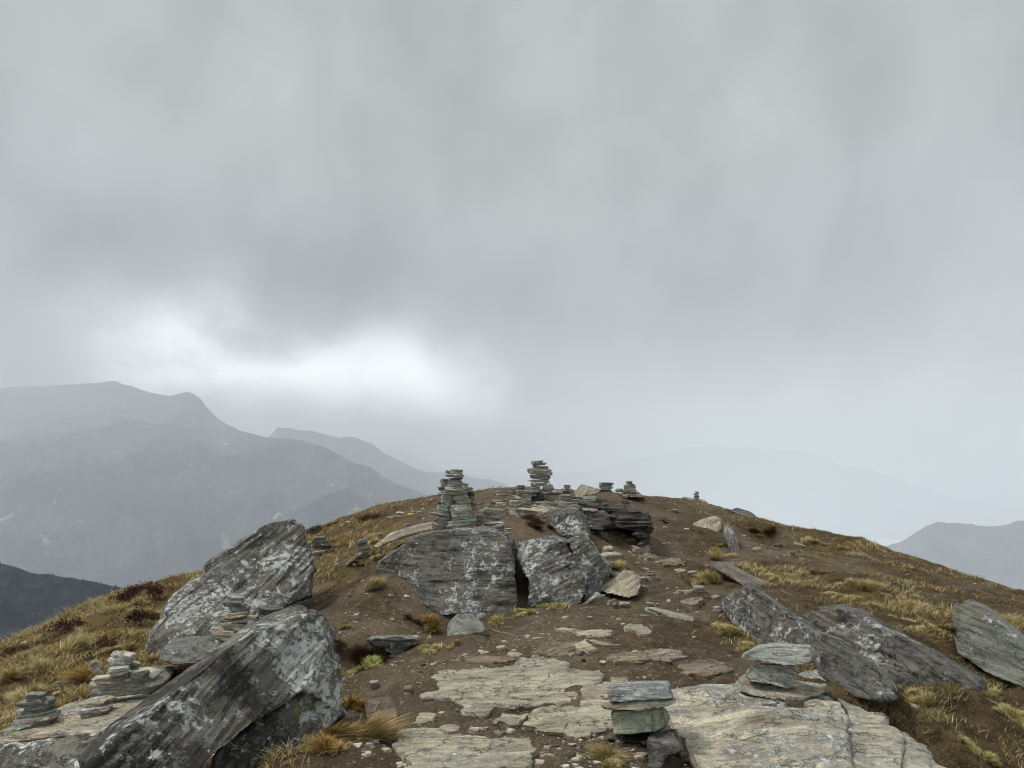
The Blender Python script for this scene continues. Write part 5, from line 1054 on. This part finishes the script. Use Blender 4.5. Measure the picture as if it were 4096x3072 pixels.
def tussock(Z, x, y, w, h, label, pal=YG, dens=1.0, lean=(0, 0), name='grass_tussock', flat=1.0):
    """a tuft whose foot stands at (x, y) of crop Z, w by h pixels of that crop"""
    hp = hit(*Z(x, y)); sc = Z.k * hp[1] / F; W_ = w * sc / 2; H_ = h * sc
    r = np.random.default_rng(int(x * 3 + y * 7))
    px_ = hp[1] / F * 4
    N_ = int(min(2600, max(260, 9.0 * W_ * W_ / (px_ * px_) * .5 + 350)) * dens)
    nc = max(3, int(W_ / .05)); ccx = (r.random(nc) - .5) * 1.8 * W_; ccy = (r.random(nc) - .5) * 1.6 * W_ * .7
    k = r.integers(0, nc, N_); rad = np.abs(r.normal(size=N_)) * W_ * .19; a_ = r.random(N_) * 2 * np.pi
    bx = ccx[k] + rad * np.cos(a_); by = ccy[k] + rad * np.sin(a_) * .8
    out = np.stack([np.cos(a_), np.sin(a_)], 1) * (.25 + .75 * r.random(N_))[:, None] * H_ * .75 * flat
    comb_ = r.normal(size=(nc, 2))[k] * H_ * .35
    out = out * .75 + comb_ + np.array(lean) * H_ + r.normal(size=(N_, 2)) * H_ * .16
    edge = np.exp(-(bx ** 2 + (by * 1.3) ** 2) / (W_ * W_ * .9))
    sub_ = (.45 + .75 * r.random(nc))[k]
    hh = .85 * H_ * (.25 + .75 * r.random(N_) ** 1.3) * (.72 + .33 * edge) * sub_
    wd = px_ * (.35 + .3 * r.random(N_)) * .6 + .0010
    cx, cy = hp[0] + bx, hp[1] + by + W_ * .3
    V, Fc, Cc = blades(cx, cy, hh, wd, out, pick(pal, N_, r), r)
    o = link_mesh(name, V, Fc, GRASS, origin=hp); attr(o.data, 'bcol', Cc)
    tag(o, label, 'grass tussock', 'dry grass tussocks'); return o
T = [
 (Z2,300,1480,320,200,'large orange-gold tussock spilling down right of the foreground slab',((.40,.28,.10),(.62,.48,.22),(.20,.13,.06)),(.5,-.5)),(Z2,150,1560,190,150,'lower left clump at the foot of the large orange tussock',OG,(0,-.2)),(Z2,330,1290,150,110,'upper clump of the large orange tussock beside the squarish block',OG,(.1,0)),
 (Z2,225,805,140,45,'short ochre tuft behind the top of the foreground slab',YG,(0,0)),(Z2,455,1045,210,62,'fresh green tuft in the dark hollow left of the path',GG,(0,0)),(Z2,290,1085,70,30,'small greenish tuft against the foreground slab',GG,(0,0)),
 (Z2,780,935,180,38,'thin yellow-green fringe on the soil lip above the broadest slab',BRG,(0,0)),(Z2,960,910,90,40,'ochre fringe left of the foot of the pointed stone',YG,(0,0)),(Z2,1230,770,110,62,'bright yellow tuft at the right foot of the largest boulder',BRG,(-.1,0)),(Z2,1350,722,180,35,'yellow fringe under the black cleft',BRG,(0,0)),(Z2,1445,705,50,35,'little green sprig at the base of the black cleft',GG,(0,0)),
 (Z2,1610,670,230,50,'thick yellow-green fringe at the foot of the white-speckled boulder',BRG,(0,0)),(Z2,1650,630,170,95,'dark olive tuft holding the paper ball',((.10,.09,.03),(.17,.14,.05),(.06,.05,.02)),(0,0)),(Z2,1930,430,90,60,'ochre tuft left of the two plates above the angular block',YG,(0,0)),(Z2,2010,430,110,55,'dry bushy tuft above the angular block',YG,(0,0)),
 (Z2,1905,470,60,40,'small olive tuft at the left shoulder of the angular block',YG,(0,0)),(Z2,450,260,120,60,'pale dry tuft above the small cairn left of the largest boulder',YG,(0,0)),(Z2,430,390,120,50,'ochre tuft over the turf edge left of the largest boulder',YG,(0,0)),(Z2,420,570,130,90,'drooping tuft on the torn turf left of the largest boulder',YG,(0,-.3)),
 (Z2,810,790,120,80,'rusty drooping tuft left of the pointed stone',OG,(0,-.4)),(Z2,700,760,90,60,'thin brown tuft under the left end of the largest boulder',BG_,(0,-.2)),(Z10,330,1300,420,230,'yellow tussock at the bottom edge below the green pile',YG,(.1,-.1)),(Z10,200,1370,260,120,'lower left part of the bottom-edge tussock',YG,(0,-.1)),
 (Z3,500,465,140,75,'big yellow tussock at the upper end of the low purple slab',YG,(0,0)),(Z3,450,455,60,90,'tall upright tuft left of the big yellow tussock',YG,(0,0)),(Z3,395,475,70,30,'small ochre tuft by the path left of the tall tuft',YG,(0,0)),(Z3,545,330,120,55,'yellow tuft left of the upright rock fin',YG,(0,0)),(Z3,500,300,70,35,'small yellow tuft uphill of the upright fin',YG,(0,0)),(Z3,550,265,50,35,'olive tuft on the upright rock fin',GG,(0,0)),
 (Z3,680,380,120,42,'yellow tuft right of the upright rock fin',YG,(0,0)),(Z3,790,425,120,32,'flat yellow tuft behind the low purple slab',YG,(0,0)),(Z3,940,440,130,62,'round ochre tussock on the right slope',YG,(0,0)),(Z3,905,465,90,38,'yellow tuft in front of the round ochre tussock',YG,(0,0)),(Z3,1060,415,90,36,'brown round tuft on the right slope',BG_,(0,0)),(Z3,1010,478,110,30,'low yellow tuft above the pale plates',YG,(0,0)),
 (Z3,1320,505,200,68,'largest olive-ochre bush of grass on the right slope',YG,(0,0)),(Z3,1220,470,80,40,'small olive tuft left of the largest slope bush',YG,(0,0)),(Z3,1150,525,120,30,'yellow streak of grass right of the pale plates',BRG,(0,0)),(Z3,1260,550,130,30,'second yellow streak of grass on the right slope',BRG,(0,0)),(Z3,1370,575,90,25,'third yellow streak of grass by the second slab',BRG,(0,0)),
 (Z3,1530,660,110,22,'pale tuft above the middle of the second slab',BRG,(0,0)),(Z3,1660,690,100,40,'yellow tuft below the dark crag',BRG,(0,0)),(Z3,1660,720,110,26,'yellow fringe lower below the dark crag',BRG,(0,0)),(Z3,1620,590,110,55,'pale dry grass below the right shoulder',YG,(0,0)),(Z3,1790,720,90,60,'dry grass left of the slab at the right edge',YG,(0,0)),
 (Z3,520,715,170,55,'yellow grass fringe at the upper left of the long dark slab',BRG,(.2,-.2)),(Z3,610,765,130,55,'yellow grass fringe midway under the long dark slab',BRG,(.2,-.3)),(Z3,700,820,130,55,'lower end of the grass fringe above the near cairn',BRG,(.2,-.3)),(Z3,640,835,120,35,'low yellow grass left of the near cairn top',BRG,(0,-.2)),
 (Z3,1600,1100,190,75,'yellow tussock at the foot of the second leaning slab',BRG,(0,0)),(Z3,1700,1140,120,60,'right part of the tussock before the second slab',BRG,(0,0)),(Z3,1495,1045,60,50,'small yellow tuft at the toe of the long dark slab',BRG,(0,0)),(Z3,2040,1105,130,45,'yellow grass behind the low purplish rock',BRG,(0,0)),(Z3,2110,1160,90,60,'yellow tuft right of the low purplish rock',BRG,(0,0)),(Z3,2170,1240,150,80,'bright yellow tuft at the right edge',BRG,(0,0)),
 (Z3,1900,1375,90,55,'upper pale yellow tuft on the lower right turf',BRG,(0,0)),(Z3,1970,1430,110,60,'lower pale yellow tuft on the lower right turf',BRG,(0,0)),(Z3,2030,1470,90,45,'pale tuft near the bottom right corner',BRG,(0,0)),
 (Z3,1035,235,90,35,'dry tuft on the right skyline',YG,(0,0)),(Z3,1105,250,50,25,'tiny dry tuft on the right skyline farther down',YG,(0,0)),(Z3,800,150,50,30,'dry tuft on the right skyline high up',YG,(0,0)),(Z3,1215,278,60,25,'dry tuft just above the shoulder rock',YG,(0,0)),(Z3,1285,308,70,28,'dry tuft at the shoulder rock',OG,(0,0)),(Z3,780,205,110,45,'dark olive tuft below the right skyline',BG_,(0,0)),(Z3,700,190,80,35,'brown tuft on the upper right slope',BG_,(0,0)),
 (Z1,60,1110,150,110,'yellow tussock at the left edge on the slope',YG,(0,0)),(Z1,280,1060,120,90,'pale tussock second from the left edge',YG,(0,0)),(Z1,410,950,170,100,'wide yellow tussock in the middle of the left slope',YG,(0,0)),(Z1,490,905,80,60,'small yellow tussock right of the wide one on the left slope',YG,(0,0)),(Z1,750,715,180,70,'long pale tussock under the upper dark shrub',YG,(0,0)),(Z1,860,640,90,40,'small pale tuft beside the upper dark shrub',YG,(0,0)),
 (Z1,490,1140,150,110,'tall golden tussock left above the white-topped cairn',OG,(0,0)),(Z1,930,730,100,80,'ochre tussock left of the big left boulder',YG,(0,0)),(Z1,890,850,130,90,'yellow tussock under the lower end of the big left boulder',YG,(0,0)),(Z1,760,950,150,70,'broad yellow tussock below the small dark shrub',YG,(0,0)),(Z1,1110,880,190,35,'yellow grass strip on the left end of the rounded ledge',YG,(0,0)),(Z1,960,1000,110,60,'ochre tuft left of the rounded ledge',YG,(0,0)),
 (Z1,350,1310,170,70,'short grass behind the pale bedrock at lower left',OG,(0,0)),(Z1,40,1390,120,80,'grass tuft behind the leftmost cairn',YG,(0,0)),(Z1,170,1230,170,90,'pale tussock above the leftmost cairn',YG,(0,0)),(Z1,1000,1100,100,45,'dark ochre tuft in the gap behind the foreground slab',BG_,(0,0)),(Z1,220,960,110,50,'small ochre tuft on the left slope near the skyline',YG,(0,0)),
 (Z11,410,430,200,75,'long dry grass fringe on the left skyline',YG,(0,0)),(Z11,520,400,130,50,'right part of the dry fringe on the left skyline',YG,(0,0)),(Z11,810,365,110,60,'golden tuft on the left skyline',OG,(0,0)),(Z11,900,640,130,75,'pale grass right of the small cairn near the largest boulder',YG,(0,0)),(Z11,960,545,140,40,'thin pale grass on the slope above the sloping ledge',YG,(0,0)),(Z11,240,650,60,60,'yellow-green tuft left of the low pile',GG,(0,0)),(Z11,1030,430,120,22,'thin pale grass line on the slope below the skyline',YG,(0,0)),
 (Z5,900,1140,120,75,'tan tuft left on the mound under the long black ledge',YG,(0,0)),(Z5,1160,1180,130,70,'dry grass right on the mound under the long black ledge',YG,(0,-.2)),(Z5,1530,935,130,30,'dark dry tuft on the slope right of the long black ledge',BG_,(0,0)),(Z4,1120,720,110,45,'olive tuft on the dark skyline rock left of the ridge-top cairn',YG,(0,0)),(Z4,900,745,140,25,'rusty turf edge right of the tall front cairn',OG,(0,0)),
 (Z3,1150,1370,90,90,'dark brown moss and dead grass in the crack of the pale platform',((.10,.05,.03),(.17,.09,.05),(.05,.03,.02)),(0,0)),
 (Z4,1400,960,330,70,'dark brown hummock on the soil behind the black cleft',((.10,.05,.025),(.17,.09,.04),(.05,.03,.02)),(0,0)),(Z4,1500,940,200,60,'right part of the dark brown hummock on the plateau',((.10,.05,.025),(.17,.09,.04),(.05,.03,.02)),(0,0)),
 (Z4,1730,1060,130,50,'small dark hummock at the foot of the wedge boulder',((.10,.05,.025),(.17,.09,.04),(.05,.03,.02)),(0,0)),(Z2,330,950,260,110,'dark rusty roots and grass hanging under the turf lip left of the path',((.09,.045,.025),(.16,.09,.04),(.05,.03,.02)),(0,-.3)),
]
for Z, x, y, w, h, l, pal, ln in T: tussock(Z, x, y, w, h, l, pal, lean=ln)

# ------------------------------------------------------------------ dark shrubs
def shrub(Z, x, y, w, h, label, pal=((.045, .016, .012), (.085, .032, .022)), leaf=.016, n_=None):
    hp = hit(*Z(x, y)); sc = Z.k * hp[1] / F; W_ = w * sc / 2; H_ = h * sc; r = np.random.default_rng(int(x + y * 5))
    root_ = bpy.data.objects.new('shrub', None); COL.objects.link(root_); root_.location = hp; root_.empty_display_size = .1
    V = []; Fc = []; tips = []; k = 0
    for s in range(max(14, int(W_ * 60))):
        bx = (r.random() - .5) * 1.3 * W_; by = (r.random() - .5) * W_; b = np.array([hp[0] + bx, hp[1] + by + W_ * .3, 0.]); b[2] = gz(b[:1], b[1:2])[0] - .01
        e = math.sqrt(max(.12, 1 - (bx / W_) ** 2))
        t_ = b + np.array([bx * .5 + r.normal() * .04, r.normal() * .04, H_ * e * (.6 + .4 * r.random())])
        m_ = (b + t_) / 2 + r.normal(size=3) * .01
        for (p0, p1) in ((b, m_), (m_, t_)):
            for q in range(3):
                a_ = q * 2.094; V += [p0 + .003 * np.array([math.cos(a_), math.sin(a_), 0]), p1 + .002 * np.array([math.cos(a_), math.sin(a_), 0])]
            for q in range(3): Fc.append((k + 2 * q, k + 2 * ((q + 1) % 3), k + 2 * ((q + 1) % 3) + 1, k + 2 * q + 1))
            k += 6
        tips.append((b, m_, t_))
    st_ = link_mesh('stem', V, np.array(Fc), LEAF, root_, origin=hp); st_.location = (0, 0, 0); attr(st_.data, 'bcol', np.array((.07, .04, .03)))
    V = []; Cc = []; N_ = 0
    for b, m_, t_ in tips:
        nl = 42
        for q in range(nl):
            u = .25 + .8 * r.random(); p_ = m_ * (1 - u) + t_ * u + r.normal(size=3) * np.array([.028, .028, .02])
            a_ = r.normal(size=3); a_ /= np.linalg.norm(a_); c_ = np.cross(a_, r.normal(size=3)); c_ /= np.linalg.norm(c_); L_ = leaf * (.6 + .7 * r.random())
            V += [p_ - a_ * L_, p_ + c_ * L_ * .45, p_ + a_ * L_, p_ - c_ * L_ * .45]
            t = r.random(); cc_ = np.array(pal[0]) * (1 - t) + np.array(pal[1]) * t; Cc += [cc_] * 4; N_ += 1
    lf = link_mesh('foliage', V, np.arange(N_ * 4).reshape(-1, 4), LEAF, root_, smooth=False, origin=hp); lf.location = (0, 0, 0); attr(lf.data, 'bcol', np.array(Cc))
    tag(root_, label, 'shrub', 'dark heath shrubs on the left slope')
shrub(Z1, 850, 600, 210, 80, 'long dark russet shrub on the skyline left of the big left boulder')
shrub(Z1, 980, 625, 130, 95, 'dark russet shrub right of the long one, near the big left boulder')
shrub(Z1, 825, 790, 140, 110, 'small upright dark shrub among yellow tussocks')
shrub(Z1, 370, 835, 220, 72, 'dark domed shrub on the skyline of the left slope')
shrub(Z1, 640, 920, 150, 50, 'sparse russet shrub in the middle of the left slope', ((.09, .04, .02), (.13, .06, .03)))
shrub(Z1, 90, 960, 200, 40, 'low russet shrub on the skyline at the left edge', ((.09, .04, .02), (.13, .06, .03)))
shrub(Z1, 760, 640, 90, 50, 'small dark shrub at the left end of the long skyline shrub')
shrub(Z11, 285, 525, 110, 95, 'twiggy purplish shrub beside the top of the big left boulder', ((.06, .045, .05), (.10, .07, .07)))
shrub(Z11, 850, 365, 110, 60, 'small russet shrub on the left skyline behind the golden tuft', ((.11, .06, .03), (.16, .09, .04)))
shrub(Z11, 950, 345, 100, 50, 'twiggy grey shrub on the left skyline', ((.09, .07, .06), (.13, .10, .07)))

# ------------------------------------------------------------------ short turf, one uncountable sheet of blades
def turf():
    r = np.random.default_rng(99); Vs = []; Fs = []; Cs = []; off = 0
    for (y0, y1, n_) in ((3.6, 6, 130000), (6, 9, 150000), (9, 14, 150000), (14, 24, 110000)):
        yy = y0 + (y1 - y0) * r.random(n_); xx = (r.random(n_) * 2 - 1) * (yy * .70 + .3)
        xx += .03 * r.normal(size=n_)
        g = gmask(xx, yy); cl = fbm(col3(xx, yy) * np.array([1, 1, 1]) * 3.2, 3, 77)
        gd = gold(xx, yy)
        keep = (r.random(n_) < np.clip((g - .42) * 2.2, 0.0, 1) * np.clip(.38 + .4 * gd + cl * 2.0, .05, 1))
        xx, yy, g, cl = xx[keep], yy[keep], g[keep], cl[keep]; m_ = len(xx)
        tf = np.clip((fbm(col3(xx, yy) * 2.6, 3, 66) - .10) * 7, 0, 1)      # where the blades gather into small tufts
        px_ = yy / F * 4
        hh = (1 + 1.3 * tf) * (.010 + .035 * .72 * r.random(m_) * (.35 + .65 * gd[keep])) * (1 + np.clip(cl, -.3, .5)) + px_ * .8
        wd = px_ * .28 + .0008
        ln = r.normal(size=(m_, 2)) * hh[:, None] * .85 + np.array([.2, -.35]) * hh[:, None]
        w_ = np.clip(-.08 + .8 * gd[keep] + 1.6 * fbm(col3(xx, yy) * 1.3, 3, 55) + .2 * r.normal(size=m_) + .75 * tf, 0, 1)[:, None]
        c = pick(YG, m_, r) * w_ + pick(BG_, m_, r) * (1 - w_)
        V, Fc, Cc = blades(xx, yy, hh, wd, ln, c * (.82 + .20 * gd[keep][:, None]), r)
        Vs.append(V); Fs.append(Fc + off); Cs.append(Cc); off += len(V)
    o = link_mesh('grass', np.vstack(Vs), np.vstack(Fs), GRASS, origin=np.zeros(3)); attr(o.data, 'bcol', np.vstack(Cs))
    tag(o, 'short dry ochre and brown turf on the slopes', 'grass', kind='stuff')
turf()
# ------------------------------------------------------------------ gravel
def gravel():
    r = np.random.default_rng(5); n_ = 16000
    yy = 3.8 + 14 * r.random(n_) ** 1.7; xx = (r.random(n_) * 2 - 1) * yy * .55 + .12 * yy
    g = gmask(xx, yy); cl = fbm(col3(xx, yy) * 1.6, 3, 88)
    k = (g < .45) & (r.random(n_) < np.clip(.22 + 3.2 * cl, .03, 1)); xx, yy = xx[k], yy[k]; m_ = len(xx)
    s = .004 + .020 * r.random(m_) ** 4 + yy * .0004
    z = gz(xx, yy); V = np.zeros((m_, 8, 3)); th = r.random(m_) * 6.28
    for i in range(8):
        a_ = th + (i % 4) * 1.5708; f_ = (.6 + .8 * r.random(m_)) * s * (1.0 if i < 4 else .75)
        V[:, i, 0] = xx + np.cos(a_) * f_ * 1.3; V[:, i, 1] = yy + np.sin(a_) * f_; V[:, i, 2] = z + (-.3 if i < 4 else .45 + .3 * r.random(m_)) * s * .8
    b = (np.arange(m_) * 8)[:, None]
    Fc = np.concatenate([b + np.array(q) for q in ([0, 1, 5, 4], [1, 2, 6, 5], [2, 3, 7, 6], [3, 0, 4, 7], [4, 5, 6, 7])])
    pal = np.array([(.40, .36, .28), (.30, .25, .18), (.22, .17, .12), (.55, .52, .44), (.13, .095, .07)])
    c = pal[r.integers(0, 5, m_)] * (.8 + .4 * r.random(m_)[:, None])
    o = link_mesh('gravel', V.reshape(-1, 3), Fc, LEAF, smooth=False, origin=np.zeros(3)); attr(o.data, 'bcol', np.repeat(c[:, None], 8, 1).reshape(-1, 3))
    tag(o, 'small stone chips strewn over the brown soil', 'gravel', kind='stuff')
gravel()

# ------------------------------------------------------------------ the misty air
def haze():
    me = bpy.data.meshes.new('haze'); bm = bmesh.new(); bmesh.ops.create_cube(bm, size=2)
    for v in bm.verts:
        v.co.x *= 34000; v.co.y *= 34000; v.co.z = HZ_TOP if v.co.z > 0 else -2600
    bm.to_mesh(me); bm.free(); o = bpy.data.objects.new('haze', me); COL.objects.link(o)
    m = bpy.data.materials.new('misty_air'); m.use_nodes = True; t = m.node_tree; t.nodes.clear()
    out = t.nodes.new('ShaderNodeOutputMaterial'); pv = t.nodes.new('ShaderNodeVolumePrincipled')
    pv.inputs['Color'].default_value = (.91, .955, .995, 1); pv.inputs['Density'].default_value = HZ_DENS
    pv.inputs['Anisotropy'].default_value = .35
    t.links.new(pv.outputs[0], out.inputs['Volume']); me.materials.append(m)
    tag(o, 'pale mist filling the valleys', 'mist', kind='stuff')
HZ_TOP = 1380; HZ_DENS = 1.15e-4
haze()
